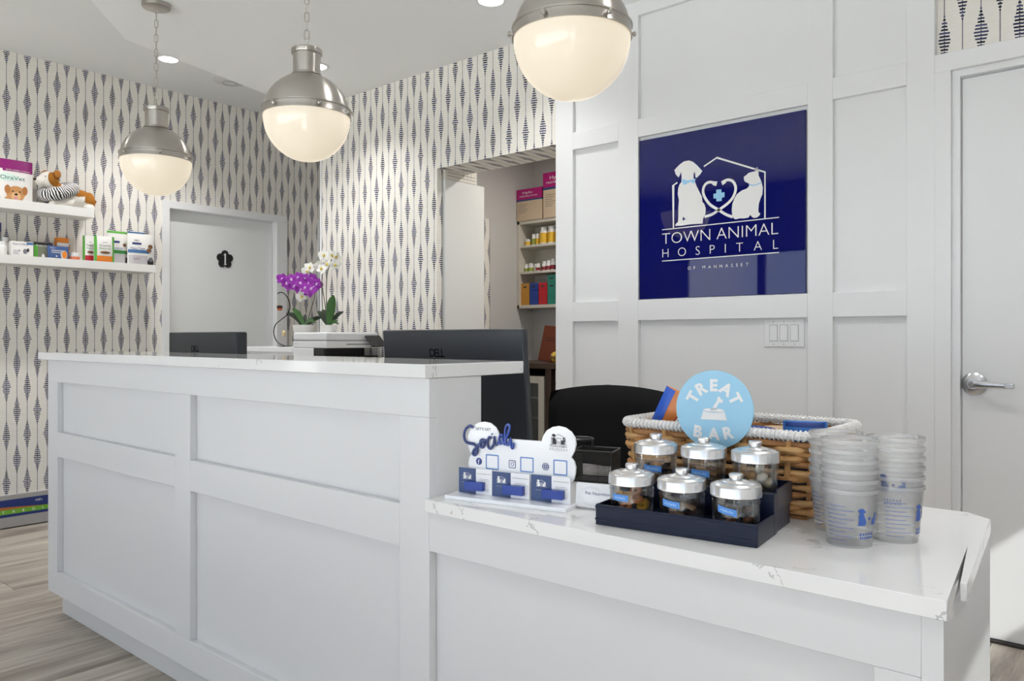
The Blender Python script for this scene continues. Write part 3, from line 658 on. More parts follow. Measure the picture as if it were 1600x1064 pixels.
# --- nutrition card in a clear stand
NA = Vector((-.948, 1.306, DZ)); NX = Vector((.97, .243, 0)).normalized(); NN = NX.cross(Zv); NU = (Zv - NN * .12).normalized()
nc = thing('nutrition_card', 'small white Pet Nutrition card in a clear stand beside the navy tray', 'card', NA + NX * .042)
wpart(nc, MB().prism(rrect(0, .004, .085, .053, .004), .0012, NA, NX, NU), 'card', mat('card_white', (.84, .84, .85), .5))
tx = MB(); put_text(tx, 'Pet Nutrition', NA + NN * .0012 + NX * .021 + NU * .030, NX, (NU - NX * .0), .0065, .053, lift=.0005); wpart(nc, tx, 'lettering', mat('nutrition_navy', srgb(60, 74, 120), .5))
gr = MB()
for rx_, rz_ in ((.02, .017), (.026, .019)): stroke(gr, [(.034 + rx_ * math.cos(a), .027 + rz_ * math.sin(a)) for a in [.6 + 5 * i / 24 for i in range(25)]], .0006, NA + NN * .0012, NX, NU, lift=.0005)
wpart(nc, gr, 'swirl_print', mat('pale_grey_print', (.6, .62, .66), .5))
wpart(nc, MB().prism([(-.003, 0), (.087, 0), (.087, .002), (-.003, .002)], .016, NA - NN * .009, NX, Zv).prism(rrect(-.003, .002, .087, .05, .004), .001, NA - NN * .0016, NX, NU), 'stand', clearmat('clear_acrylic', (.95, .96, .97), .15))

# --- black wire mesh organiser behind the sign
mo = thing('mesh_organizer', 'black wire mesh desk organizer behind the social sign', 'organizer', (-1.098, 1.60, DZ), math.radians(18))
w_, d_, h_ = .10, .08, .075
fr = MB()
for z_ in (.002, h_):
    fr.tube([(-w_ / 2, -d_ / 2, z_), (w_ / 2, -d_ / 2, z_), (w_ / 2, d_ / 2, z_), (-w_ / 2, d_ / 2, z_)], .0022, 6, closed=True)
for x in (-1, 1):
    for y in (-1, 1): fr.tube([(x * w_ / 2, y * d_ / 2, 0), (x * w_ / 2, y * d_ / 2, h_)], .002, 6)
fr.build('frame', BLACK, mo); boxo('base', (-w_ / 2, -d_ / 2, 0), (w_ / 2, d_ / 2, .002), BLACK, mo)
for nm, p0, ax in (('front', (-w_ / 2, -d_ / 2), (1, 0)), ('back', (-w_ / 2, d_ / 2), (1, 0)), ('side', (-w_ / 2, -d_ / 2), (0, 1)), ('side', (w_ / 2, -d_ / 2), (0, 1))):
    g_ = MB(); W = w_ if ax[0] else d_
    for i in range(1, int(W / .0035)):
        x = i * .0035; g_.tube([(p0[0] + ax[0] * x, p0[1] + ax[1] * x, .002), (p0[0] + ax[0] * x, p0[1] + ax[1] * x, h_)], .0006, 3, caps=False)
    for i in range(1, int(h_ / .0035)):
        z_ = i * .0035; g_.tube([(p0[0], p0[1], z_), (p0[0] + ax[0] * W, p0[1] + ax[1] * W, z_)], .0006, 3, caps=False)
    g_.build('mesh_panel', BLACK, mo)
MB().tube([(-.05 + .035 * math.cos(a), .02 + .03 * math.sin(a), h_ + .022) for a in [2 * math.pi * i / 20 for i in range(20)]], .003, 6, closed=True).build('ring_holder', BLACK, mo)
MB().tube([(-.015, .02, h_), (-.015, .02, h_ + .02)], .003, 6).build('ring_post', BLACK, mo)

# --- stepped navy tray with six treat jars
TR = math.radians(6.6); TO = Vector((-.836, 1.216, DZ)); TU = Vector((math.cos(TR), math.sin(TR), 0)); TV = Vector((-TU.y, TU.x, 0))
NTRAY = mat('navy_tray_lacquer', (.006, .010, .030), .3, spec=.25)
tr = thing('stepped_tray', 'navy black two-step display tray carrying the treat jars', 'tray', TO + TU * .15 + TV * .11, TR)
def tb(nm, lo, hi, bev=.001): q = Vector((.15, .11, 0)); return boxo(nm, Vector(lo) - q, Vector(hi) - q, NTRAY, tr, bev)
tb('lower_step', (.003, .003, 0), (.300, .1, .0215)); tb('rim', (0, 0, .0), (.303, .004, .0385)); tb('rim', (0, .004, 0), (.004, .1, .0385)); tb('rim', (.299, .004, 0), (.303, .1, .0385))
for z_ in (.009, .031): tb('groove_bead', (-.0008, -.0012, z_), (.3038, .0, z_ + .004), .0005)
tb('riser', (.003, .118, 0), (.300, .218, .0665)); tb('riser_front', (0, .1, 0), (.303, .118, .073)); tb('riser_rim', (.299, .118, .04), (.303, .222, .079)); tb('riser_rim', (0, .118, .04), (.004, .222, .079)); tb('riser_rim', (.004, .218, .04), (.299, .222, .079))
GLASS = clearmat('jar_glass', (.985, .99, .99), .2)
TREATS = [('yellow', [srgb(222, 172, 60), srgb(205, 150, 50), srgb(180, 110, 60)], 'ring'), ('dark', [srgb(70, 45, 35), srgb(120, 85, 60), srgb(150, 120, 95)], 'stick'), ('brown', [srgb(110, 72, 50), srgb(90, 60, 45)], 'bone'),
          ('dark_flat', [srgb(90, 70, 60), srgb(60, 48, 42)], 'stick'), ('tan', [srgb(120, 92, 66), srgb(160, 120, 80)], 'stick'), ('cream', [srgb(222, 205, 175), srgb(200, 150, 90), srgb(232, 220, 200)], 'ball')]
jar_ms = None
random.seed(11)
spots = [(.05, .052, .026, 'front left'), (.15, .052, .026, 'front middle'), (.25, .052, .026, 'front right'), (.05, .165, .073, 'back left'), (.15, .165, .073, 'back middle'), (.25, .165, .073, 'back right')]
spots = [(u, v, z_ - (.004 if z_ < .05 else .006), n_) for u, v, z_, n_ in spots]
cont = ['yellow treats', 'dark strips', 'brown biscuits', 'flat brown strips', 'tan sticks', 'cream nuggets']
for k, (u, v, z_, nm) in enumerate(spots):
    P = TO + TU * u + TV * v + Zv * z_
    if jar_ms is None:
        j = thing('treat_jar', '', 'jar', P)
        MB().lathe([(0, .002), (.034, .002), (.039, .004), (.0405, .009), (.0412, .02), (.0412, .040), (.0425, .042), (.0425, .0455), (.040, .047), (.040, .056)], 36).build('glass_body', GLASS, j)
        MB().lathe([(.0385, .056), (.0385, .045), (.0385, .02), (.037, .006), (.0, .0045)], 28).build('glass_lining', GLASS, j)
        MB().lathe([(.043, .0525), (.0445, .053), (.0448, .055), (.0442, .0565), (.0442, .069), (.043, .0715), (.039, .0725), (.0375, .074), (.031, .0758), (.025, .0762), (.0235, .0775), (.014, .0798), (.011, .081)], 40).build('lid', ALU, j)
        MB().lathe([(.0105, .0805), (.0105, .0825), (.0122, .0835), (.0125, .0885), (.0112, .0903), (.0, .091)], 24).build('lid_knob', ALU, j)
        jar_ms = j; jars = [j] + [copy_tree(j) for _ in range(5)]
    else: j = jars[k]; j.location = P
    j['label'] = 'glass jar of %s with a silver lid, %s of the tray' % (cont[k], nm); j['group'] = 'treat jars on the navy tray'
    if k != 5:                                    # blue name label, bent round the glass and turned a little
        ang = math.radians(-84 + (-14, -14, -10, 8, 4)[k]) + TR; lb = MB(); tx = MB(); n = 8; hw = .42; z0 = .025 if k < 3 else .02; sl = (.0, .003, .006, .002, .003)[k]
        for rr_, mb_, a0, a1, y0, y1 in ((.0416, lb, -hw, hw, 0, .012),):
            pts = [];
            for i in range(n + 1):
                a = ang + a0 + (a1 - a0) * i / n
                for zz in (y0, y1): pts.append((rr_ * math.cos(a), rr_ * math.sin(a), z0 + zz - sl * (i / n - .5)))
            mb_.raw(pts, [(2 * i, 2 * i + 2, 2 * i + 3, 2 * i + 1) for i in range(n)])
        for i in range(7):
            a = ang - .3 + i * .085; tx.raw([(.0419 * math.cos(a + q), .0419 * math.sin(a + q), z0 + zz - sl * ((a - ang) / .84)) for q, zz in ((0, .004), (.05, .004), (.05, .004 + .003 + .002 * (i % 2)), (.015, .0075))], [(0, 1, 2, 3)])
        lb.build('name_label', LBLUE2, j); tx.build('handwriting', mat('label_pale_print', srgb(170, 205, 240), .5), j)
    cname, cols, shp = TREATS[k]; cnt = {'ring': 9, 'stick': 6, 'bone': 5, 'ball': 9}[shp]
    for i in range(cnt):
        a = i * 2.4; rr_ = (.022 + .004 * random.random()) if i < 6 else .008; hz_ = .013 + (.013 * (i // 4 if shp in ('ring', 'ball') else i // 3))
        m = mat('treat_%s_%d' % (cname, i % len(cols)), cols[i % len(cols)], .7, vary=(120, .15)); tb_ = MB()
        if shp == 'ring': tb_.tube([(.008 * math.cos(q), .008 * math.sin(q), 0) for q in [2 * math.pi * e / 10 for e in range(10)]], .0045, 6, closed=True); tb_.xf(Matrix.Rotation(random.random() * 1.2, 4, 'X'))
        elif shp == 'stick': tb_.box((-.013, -.006, -.003), (.013, .006, .003)); tb_.xf(Matrix.Rotation(random.random() * 3, 4, 'Z') @ Matrix.Rotation(.3, 4, 'Y'))
        elif shp == 'bone': tb_.tube([(-.012, 0, 0), (-.009, 0, 0), (0, 0, 0), (.009, 0, 0), (.012, 0, 0)], [.004, .006, .0038, .006, .004], 8); tb_.xf(Matrix.Rotation(random.random() * 3, 4, 'Z'))
        else: tb_.ball((0, 0, 0), (.0105, .009, .0075), 10, 6); tb_.xf(Matrix.Rotation(random.random() * 2, 4, 'X') @ Matrix.Rotation(random.random() * 3, 4, 'Z'))
        o = tb_.build('dog_treat', m); o.location = P + Vector((rr_ * math.cos(a), rr_ * math.sin(a), hz_))
        tag(o, 'small treat among the %s inside the %s jar' % (cont[k], nm), 'dog treat', '%s in the %s jar' % (cont[k], nm))

# --- round treat bar sign
TP = Vector((-.7185, 1.466, .9795)); th = math.radians(9); TX = Vector((math.cos(th), math.sin(th), 0)); TN = TX.cross(Zv)
tbs = thing('treat_bar_sign', 'round light blue Treat Bar sign standing behind the jars', 'sign', Vector((TP.x, TP.y, DZ)))
wpart(tbs, MB().prism(circ(0, 0, .0795, 64), .004, TP - TN * .004, TX, Zv), 'disc', mat('treat_sign_blue', srgb(150, 200, 228), .4), .0005)
wpart(tbs, MB().prism([(-.012, -.2055), (.012, -.2055), (.012, -.07), (-.012, -.07)], .003, TP - TN * .0075, TX, Zv).prism([(-.03, -.2055), (.03, -.2055), (.03, -.2025), (-.03, -.2025)], .02, TP - TN * .0245, TX, Zv), 'stand', clearmat('clear_acrylic', (.95, .96, .97), .15))
tx = MB()
def arc_text(word, r, a0, a1, h, up=True):
    n = len(word)
    for i, c in enumerate(word):
        a = math.radians(a0 + (a1 - a0) * i / (n - 1)); d = Vector((math.cos(a), math.sin(a)))
        ey2 = Vector((d.x, d.y)) if up else Vector((-d.x, -d.y)); ex2 = Vector((ey2.y, -ey2.x))
        vs_, fs_ = text_geo(c, .045); w = max(q.x for q in vs_)
        E1 = TX * ex2.x + Zv * ex2.y; E2 = TX * ey2.x + Zv * ey2.y; o = TP + TX * d.x * r + Zv * d.y * r - E1 * (w * h * .5) - E2 * h * .5
        tx.raw([o + E1 * q.x * h + E2 * q.y * h + TN * .0006 for q in vs_], fs_)
arc_text('TREAT', .050, 152, 28, .0235)
wpart(tbs, tx, 'lettering', WPRINT); tx = MB()
for i, c in enumerate('BAR'): 
    vs_, fs_ = text_geo(c, .045); w = max(q.x for q in vs_); an = (-.12, .0, .22)[i]; E1 = TX * math.cos(an) + Zv * math.sin(an); E2 = -TX * math.sin(an) + Zv * math.cos(an)
    o = TP + TX * (-.034, 0.0, .032)[i] + Zv * (-.057, -.0605, -.056)[i] - E1 * w * .0235 / 2
    tx.raw([o + E1 * q.x * .0235 + E2 * q.y * .0235 + TN * .0006 for q in vs_], fs_)
wpart(tbs, tx, 'lettering', WPRINT)
bw = MB(); tri = lambda P: bw.raw([TP + TX * p[0] + Zv * p[1] + TN * .0006 for p in P], [tuple(range(len(P)))])
tri([(-.027, -.021), (.027, -.021), (.022, -.004), (-.022, -.004)][::1]); tri(circ(0, -.0015, .022, 20, .0045))
tri([(-.008, -.002), (.004, -.002), (.011, .014), (.018, .015), (.019, .020), (.014, .022), (.013, .027), (.008, .026), (.006, .018)])
wpart(tbs, bw, 'bowl_picture', WPRINT)
lnm = MB(); stroke(lnm, circ(0, -.0015, .0222, 24, .0047) + [(.0222, -.0015)], .0008, TP, TX, Zv, lift=.0009); stroke(lnm, [(-.008, -.002), (-.002, .006), (.006, .018)], .0008, TP, TX, Zv, lift=.0009); stroke(lnm, [(.004, -.002), (.011, .014)], .0008, TP, TX, Zv, lift=.0009)
wpart(tbs, lnm, 'bowl_outline', mat('treat_sign_blue', (0, 0, 0)))

# --- wicker basket
BX0, BX1, BY0, BY1, BH = -.957, -.53, 1.492, 1.785, .158
bc_ = Vector(((BX0 + BX1) / 2, (BY0 + BY1) / 2, DZ)); bw_, bd_ = (BX1 - BX0) / 2, (BY1 - BY0) / 2
bk = thing('wicker_basket', 'long woven wicker basket with a white rope rim behind the jars', 'basket', bc_)
WICK = [mat('wicker_%d' % i, c_, .6, bump=(160, .25, .002), vary=(25, .22)) for i, c_ in enumerate((srgb(196, 148, 92), srgb(178, 128, 74), srgb(208, 164, 108), srgb(160, 112, 64)))]
def rr_path(n, z, grow=0.0, r=.045):
    P = rrect(-bw_ - grow, -bd_ - grow, bw_ + grow, bd_ + grow, r, 6); out = []; L = [0]
    for i in range(len(P)): L.append(L[-1] + (Vector(P[(i + 1) % len(P)]) - Vector(P[i])).length)
    for k in range(n):
        s_ = L[-1] * k / n; i = max(j for j in range(len(P)) if L[j] <= s_ + 1e-9); f_ = (s_ - L[i]) / max(1e-9, L[i + 1] - L[i]); a = Vector(P[i]); b_ = Vector(P[(i + 1) % len(P)])
        q = a + (b_ - a) * f_; out.append(Vector((q.x, q.y, z)))
    return out
NS = 30; cen = rr_path(NS * 6, 0)
def outward(i, n, P):
    t_ = (P[(i + 1) % n] - P[(i - 1) % n]).normalized(); return Vector((t_.y, -t_.x, 0))
for i in range(NS):
    p = cen[i * 6]; nrm = outward(i * 6, NS * 6, cen); s_ = .0
    MB().tube([p * .94 + Vector((0, 0, .004)), p * .955 + Vector((0, 0, BH * .33)), p * .975 + Vector((0, 0, BH * .66)), p + nrm * .001 + Vector((0, 0, BH))], [.005, .0062, .0062, .005], 6, flat=(nrm, .6)).build('stake', WICK[(i * 7) % 4], bk)
random.seed(2)
rows = [(.012, 1), (.022, 0), (.032, 1), (.047, 0), (.060, 1), (.076, 0), (.088, 1), (.106, 1), (.1155, 0), (.125, 1), (.1345, 0), (.144, 1)]
for j, (z_, ph) in enumerate(rows):
    pts = []; P = rr_path(NS * 6, z_); sc_ = .94 + .06 * z_ / BH; rd_ = []
    big = .0065 if z_ > .1 else .006
    for i, p in enumerate(P):
        nrm = outward(i, len(P), P); amp = .0075 * math.cos(math.pi * (i / 6 + ph))
        pts.append(Vector((p.x * sc_, p.y * sc_, z_ + .0028 * noise.noise((i * .13, j * 3.1, 0)))) + nrm * amp); rd_.append(big * (1 + .28 * noise.noise((i * .21, j * 1.7, 4))))
    MB().tube(pts, rd_, 7, closed=True).build('woven_strand', WICK[j % 4], bk)
hel = []; P = rr_path(420, BH + .004, .002); T_ = 150
core = MB().tube(rr_path(84, BH + .004, .002), .0085, 8, closed=True).build('rim_core', mat('white_rope', (.74, .73, .71), .8), bk)
for i in range(420 * 3):
    f_ = i / 3; a = int(f_) % 420; b_ = (a + 1) % 420; p = P[a].lerp(P[b_], f_ - int(f_)); nrm = outward(a, 420, P); q = 2 * math.pi * i * T_ / 1260
    hel.append(p + nrm * math.cos(q) * .0096 + Vector((0, 0, math.sin(q) * .0096)))
MB().tube(hel, .0024, 4, closed=True).build('rim_wrap', mat('white_rope', (.74, .73, .71), .8), bk)
boxo('base', (-bw_ * .92, -bd_ * .92, .0), (bw_ * .92, bd_ * .92, .006), WICK[3], bk)
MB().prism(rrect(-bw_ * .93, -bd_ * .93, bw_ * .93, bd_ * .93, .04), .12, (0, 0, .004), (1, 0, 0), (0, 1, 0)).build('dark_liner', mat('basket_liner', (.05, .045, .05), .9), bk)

# --- soft pouches (used in the basket and on the wall shelves)
def bulge(u, v, d): return d * (1 - abs(2 * u) ** 3.2) * (math.sin(math.pi * min(1, max(0, v * .86 + .06))) ** .55)
def pouch(name, label, cat, loc, rz, w, h, d, col, group=None, tilt=0.0, decals=(), rollx=0.0):
    """stand-up bag, front towards local -Y. decals: (kind, u, v, su, sv, material)"""
    t = thing(name, label, cat, loc, rz, group); nu, nv = 12, 12; g = MB(); vs_ = []; nu = nv = 16; R = Matrix.Rotation(rollx, 4, 'Y') @ Matrix.Rotation(tilt, 4, 'X')
    for sgn_ in (-1, 1):
        for j in range(nv + 1):
            for i in range(nu + 1):
                u, v = i / nu - .5, j / nv; vs_.append(R @ Vector((u * w, sgn_ * (.0012 + bulge(u, v, d)), v * h)))
    n = (nu + 1) * (nv + 1); fs_ = []
    for j in range(nv):
        for i in range(nu):
            a = j * (nu + 1) + i; fs_.append((a, a + 1, a + nu + 2, a + nu + 1)); fs_.append((n + a, n + a + nu + 1, n + a + nu + 2, n + a + 1))
    for j in range(nv):
        a = j * (nu + 1); b_ = a + nu; fs_ += [(a, a + nu + 1, n + a + nu + 1, n + a), (b_ + nu + 1, b_, n + b_, n + b_ + nu + 1)]
    for i in range(nu): a = nv * (nu + 1) + i; fs_ += [(a, a + 1, n + a + 1, n + a), (n + i, n + i + 1, i + 1, i)]
    g.raw(vs_, fs_).build('bag', col, t)
    for k, (kind, u, v, su, sv, m) in enumerate(decals):
        mb = MB(); li = .0011 + .0004 * k
        P = lambda a, b_: R @ Vector((a * w, -(.0012 + bulge(a, b_, d) + li), b_ * h))
        if kind == 'rect':
            q = 16; r_ = max(3, int(14 * sv)); mb.raw([P(u - su / 2 + su * i / q, v - sv / 2 + sv * j / r_) for j in range(r_ + 1) for i in range(q + 1)], [(j * (q + 1) + i, j * (q + 1) + i + 1, (j + 1) * (q + 1) + i + 1, (j + 1) * (q + 1) + i) for j in range(r_) for i in range(q)])
        elif kind == 'oval':
            mb.raw([P(u, v)] + [P(u + su / 2 * math.cos(2 * math.pi * i / 20), v + sv / 2 * math.sin(2 * math.pi * i / 20)) for i in range(20)], [(0, i + 1, (i + 1) % 20 + 1) for i in range(20)])
        else:
            vv, ff = text_geo(kind); W_ = max(p.x for p in vv); mb.raw([P(u - su / 2 + su * p.x / W_, v - sv / 2 + sv * p.y) for p in vv], ff)
        mb.build('print', m, t)
    return t
PM = lambda n_, c_, r_=.35: mat('print_' + n_, srgb(*c_), r_)
pouch('treat_bag', 'orange and blue treat bag poking out of the basket', 'treat bag', (-.895, 1.60, DZ + .125), math.radians(14), .105, .105, .014, PM('orange', (216, 128, 62)), tilt=.12, rollx=.45,
      decals=(('rect', -.38, .5, .24, 1.0, PM('royal', (40, 92, 200))), ('oval', .26, .38, .56, .74, PM('red', (170, 60, 50))), ('oval', .26, .38, .5, .66, PM('white', (235, 232, 228))), ('CK', .22, .36, .3, .2, PM('red2', (160, 50, 44)))))
pouch('treat_bag', 'blue toothed bag top at the back of the basket', 'treat bag', (-.62, 1.70, DZ + .125), math.radians(20), .09, .045, .012, PM('royal2', (50, 120, 205)), decals=(('rect', 0, .85, .9, .22, PM('deepblue', (24, 60, 140))),))
pouch('treat_bag', 'dark blue flat bag in the middle of the basket', 'treat bag', (-.75, 1.69, DZ + .125), math.radians(15), .13, .03, .014, PM('deepblue', (24, 60, 140)), tilt=.6, decals=(('rect', .1, .6, .5, .3, PM('tanbag', (190, 160, 130))),))
pouch('treat_bag', 'tan paper bag between the blue bags in the basket', 'treat bag', (-.68, 1.72, DZ + .125), math.radians(15), .08, .03, .014, PM('tanbag', (190, 160, 130)), tilt=.5)

# --- measuring cups nested in three stacks
CUPM = clearmat('frosted_cup_plastic', (.998, .999, 1), .06, .18, (1, 1, 1), .25)
cup = MB().lathe([(0, .0035), (.0345, .0035), (.0355, 0), (.0362, .002), (.0445, .086), (.0445, .088), (.0468, .0905), (.0468, .096), (.0458, .0965), (.0452, .093)], 40)
def cup_print():
    mb = MB(); ra = lambda z_: .0362 + (.0445 - .0362) * (z_ - .002) / .084 + .0004
    for i in range(9):
        z_ = .012 + i * .0072; a0 = -.75; a1 = (.05, .35)[i % 2]
        pts = []
        for k in range(7):
            a = a0 + (a1 - a0) * k / 6
            for dz in (0, .0007): pts.append((ra(z_) * math.cos(a), ra(z_) * math.sin(a), z_ + dz))
        mb.raw(pts, [(2 * k, 2 * k + 2, 2 * k + 3, 2 * k + 1) for k in range(6)])
    def patch(P, ac, zc, k):
        mb.raw([(ra(zc + (v - lc[1]) * k) * math.cos(ac + (u - lc[0]) * k / .041), ra(zc + (v - lc[1]) * k) * math.sin(ac + (u - lc[0]) * k / .041), zc + (v - lc[1]) * k) for u, v in (P if sum(P[i][0] * P[(i + 1) % len(P)][1] - P[(i + 1) % len(P)][0] * P[i][1] for i in range(len(P))) > 0 else P[::-1])], [tuple(range(len(P)))])
    for q in ('dog', 'cat', 'cross'): patch(LOGO[q], 1.0, .045, .095)
    for zz, n_ in ((.022, 6), (.016, 7)):
        for i in range(n_):
            a = .62 + .76 * i / n_; mb.raw([(ra(zz) * math.cos(a + e), ra(zz) * math.sin(a + e), zz + dz) for e, dz in ((0, 0), (.07, 0), (.07, .004), (0, .004))], [(0, 1, 2, 3)])
    return mb
CUPP = mat('cup_blue_ink', srgb(56, 92, 168), .5)
cproto = thing('measuring_cup', '', 'cup'); cup.build('cup_wall', CUPM, cproto); MB().lathe([(.0446, .0893), (.0471, .0905), (.0474, .0935), (.0471, .0962), (.0457, .0968)], 40).build('rim', clearmat('cup_rim_plastic', (1, 1, 1), .1, .28, (1, 1, 1), .25), cproto); cup_print().build('printed_scale', CUPP, cproto)
cbare = None
ORD = ['topmost', 'second from the top', 'third from the top', 'fourth from the top', 'fifth from the top', 'lowest']
for k, (q, turn, nm) in enumerate((((-.430, 1.386), -1.45, 'front'), ((-.480, 1.472), -2.05, 'left'), ((-.378, 1.468), -.97, 'right'))):
    n_ = 6
    for i in range(n_):
        first_bare = i == 1 and k == 0
        if first_bare: cbare = cproto.copy(); COL.objects.link(cbare); [(COL.objects.link(w_c), setattr(w_c, 'parent', cbare)) for w_c in [q.copy() for q in bpy.data.objects if q.parent is cproto and not q.name.startswith('printed')]]
        o = cbare if first_bare else cproto if (k == 0 and i == 0) else copy_tree(cproto if i == 0 or (k == 2 and i == 3) else cbare)
        o.location = (q[0], q[1], DZ + i * .0166); o.rotation_euler = (0, 0, turn + (0 if i == 0 else -1.45 if (k == 2 and i == 3) else random.uniform(-.5, .5)))
        tag(o, 'clear plastic measuring cup, %s in the %s stack of cups' % (ORD[n_ - 1 - i], nm), 'cup', 'measuring cups stacked on the low worktop')
# ------------------------------------------------------------------ wall shelves on the left wall
SHELF = mat('shelf_white', (.78, .77, .74), .4)
XS = XL + .215
def shelf(label, y0, y1, ztop, zbot):
    t = thing('picture_ledge_shelf', label, 'shelf', (XL, (y0 + y1) / 2, zbot), 0, 'white wall shelves'); h = (y1 - y0) / 2
    boxo('front_lip', (.2, -h, 0), (.215, h, ztop - zbot), SHELF, t, .0015); boxo('shelf_board', (.0, -h, 0), (.2, h, ztop - zbot - .012), SHELF, t, .001)
    return ztop - .012
zU = shelf('white wall shelf holding the plush dog', .4, 2.197, 2.012, 1.951)
zLs = shelf('long white wall shelf holding treat pouches and supplement boxes', .4, 2.622, 1.656, 1.601)
def yat(px, x): return atX(px, 400, x).y
def zat(px, py, x): return atX(px, py, x).z
H90 = math.pi / 2
def printed_box(name, label, cat, x, px0, px1, ytop, base, depth, m, decals=(), group=None):
    """carton on the shelf: front faces the room, edges taken at the given wall distance"""
    y0, y1 = yat(px0, x), yat(px1, x); h = zat((px0 + px1) / 2, ytop, x) - base; w = y1 - y0
    t = thing(name, label, cat, (x, (y0 + y1) / 2, base), H90, group)
    boxo('carton', (-w / 2, 0, 0), (w / 2, depth, h), m, t, .0015)
    for k, (kind, u, v, su, sv, dm) in enumerate(decals):
        mb = MB(); li = -.0005 - .0003 * k; P = lambda a, b_: (a * w, li, b_ * h)
        if kind == 'rect': mb.raw([P(u - su / 2, v - sv / 2), P(u + su / 2, v - sv / 2), P(u + su / 2, v + sv / 2), P(u - su / 2, v + sv / 2)], [(0, 1, 2, 3)])
        elif kind == 'oval': mb.raw([P(u + su / 2 * math.cos(2 * math.pi * i / 20), v + sv / 2 * math.sin(2 * math.pi * i / 20)) for i in range(20)], [tuple(range(20))])
        else:
            vv, ff = text_geo(kind); W_ = max(p.x for p in vv); mb.raw([P(u - su / 2 + su * p.x / W_, v - sv / 2 + sv * p.y) for p in vv], ff)
        mb.build('print', dm, t)
    return t
def wall_pouch(name, label, cat, x, px0, px1, ytop, base, d, m, decals, group=None, tilt=0.0):
    y0, y1 = yat(px0, x), yat(px1, x); h = zat((px0 + px1) / 2, ytop, x) - base
    return pouch(name, label, cat, (x, (y0 + y1) / 2, base), H90, y1 - y0, h, d, m, group, tilt=tilt, decals=decals)
W_ = PM('white', (235, 232, 228)); GRN = PM('green', (88, 168, 58)); G2 = PM('leafgreen', (52, 130, 62)); ORG = PM('pumpkin', (228, 132, 40)); RED = PM('cherry', (190, 36, 48)); STB = PM('steelblue', (70, 112, 160)); PUR = PM('magenta', (142, 30, 112)); GRY = PM('greyprint', (120, 122, 128)); DKB = PM('inkblue', (44, 60, 120)); BRN = PM('brownprint', (120, 84, 54)); SIL = PM('silver', (196, 192, 194)); TAN = PM('tandog', (200, 146, 92)); TAN2 = PM('tandog2', (178, 118, 66)); PNK = PM('tongue', (214, 150, 160)); KK = PM('inkblack', (40, 38, 40)); TEAL = PM('tealink', (60, 120, 110)); LIM = PM('palegreen', (214, 232, 222))
# upper shelf: dental chew bag and plush dog
wall_pouch('dental_chew_bag', 'white and purple dental chew bag with a dog photo on the upper shelf', 'bag', XL + .12, -14, 50.5, 250, zU, .03, W_,
  (('rect', 0, .885, 1, .23, PUR), ('rect', .12, .75, .76, .06, PUR), ('oval', -.2, .575, .7, .17, LIM), ('OraVet', -.02, .575, .6, .095, TEAL),
   ('BITE-SIZED CHEWS', .12, .752, .6, .03, W_), ('oval', -.02, .2, .3, .34, TAN), ('rect', .02, .06, .44, .12, TAN), ('oval', .06, .22, .46, .34, TAN), ('oval', -.15, .3, .14, .2, TAN2), ('oval', .28, .3, .14, .2, TAN2), ('oval', .06, .16, .24, .18, PM('tanlight', (222, 180, 130))), ('oval', -.02, .265, .05, .03, KK), ('oval', .15, .265, .05, .03, KK), ('oval', .06, .2, .08, .05, KK), ('oval', .06, .115, .09, .08, PNK), ('oval', -.38, .1, .14, .1, GRY)))
pd = thing('plush_dog', 'brown and white plush dog with a zebra-striped collar ring on the upper shelf', 'plush toy', (XL + .10, yat(100, XL + .10), zU), H90)
def plushmat():
    m = mat('plush_fur', (.74, .70, .64), .95, spec=.1); N = m.node_tree; b = N.nodes['Principled BSDF']; tcn = N.nodes.new('ShaderNodeTexCoord'); acc = None
    nn = N.nodes.new('ShaderNodeTexNoise'); nn.inputs['Scale'].default_value = 40; N.links.new(tcn.outputs['Object'], nn.inputs['Vector'])
    for c_, r_ in (((-.062, -.052, .195), .055), ((.085, 0, .145), .075), ((.165, 0, .085), .075), ((.16, .0, .03), .045), ((-.15, .04, .19), .03)):
        d = N.nodes.new('ShaderNodeVectorMath'); d.operation = 'DISTANCE'; d.inputs[1].default_value = c_; N.links.new(tcn.outputs['Object'], d.inputs[0])
        k = mathn(N, 'LESS_THAN', mathn(N, 'MULTIPLY_ADD', nn.outputs['Fac'], .012, d.outputs['Value']), r_ + .006)
        acc = k if acc is None else mathn(N, 'MAXIMUM', acc, k)
    mx = N.nodes.new('ShaderNodeMix'); mx.data_type = 'RGBA'; mx.inputs['A'].default_value = (.76, .72, .66, 1); mx.inputs['B'].default_value = (*srgb(160, 104, 44), 1)
    N.links.new(acc, mx.inputs['Factor']); N.links.new(mx.outputs['Result'], b.inputs['Base Color'])
    n2 = N.nodes.new('ShaderNodeTexNoise'); n2.inputs['Scale'].default_value = 260; N.links.new(tcn.outputs['Object'], n2.inputs['Vector']); bp = N.nodes.new('ShaderNodeBump'); bp.inputs['Strength'].default_value = .5; bp.inputs['Distance'].default_value = .003
    N.links.new(n2.outputs['Fac'], bp.inputs['Height']); N.links.new(bp.outputs[0], b.inputs['Normal'])
    return m
FUR = plushmat()
bd = MB()
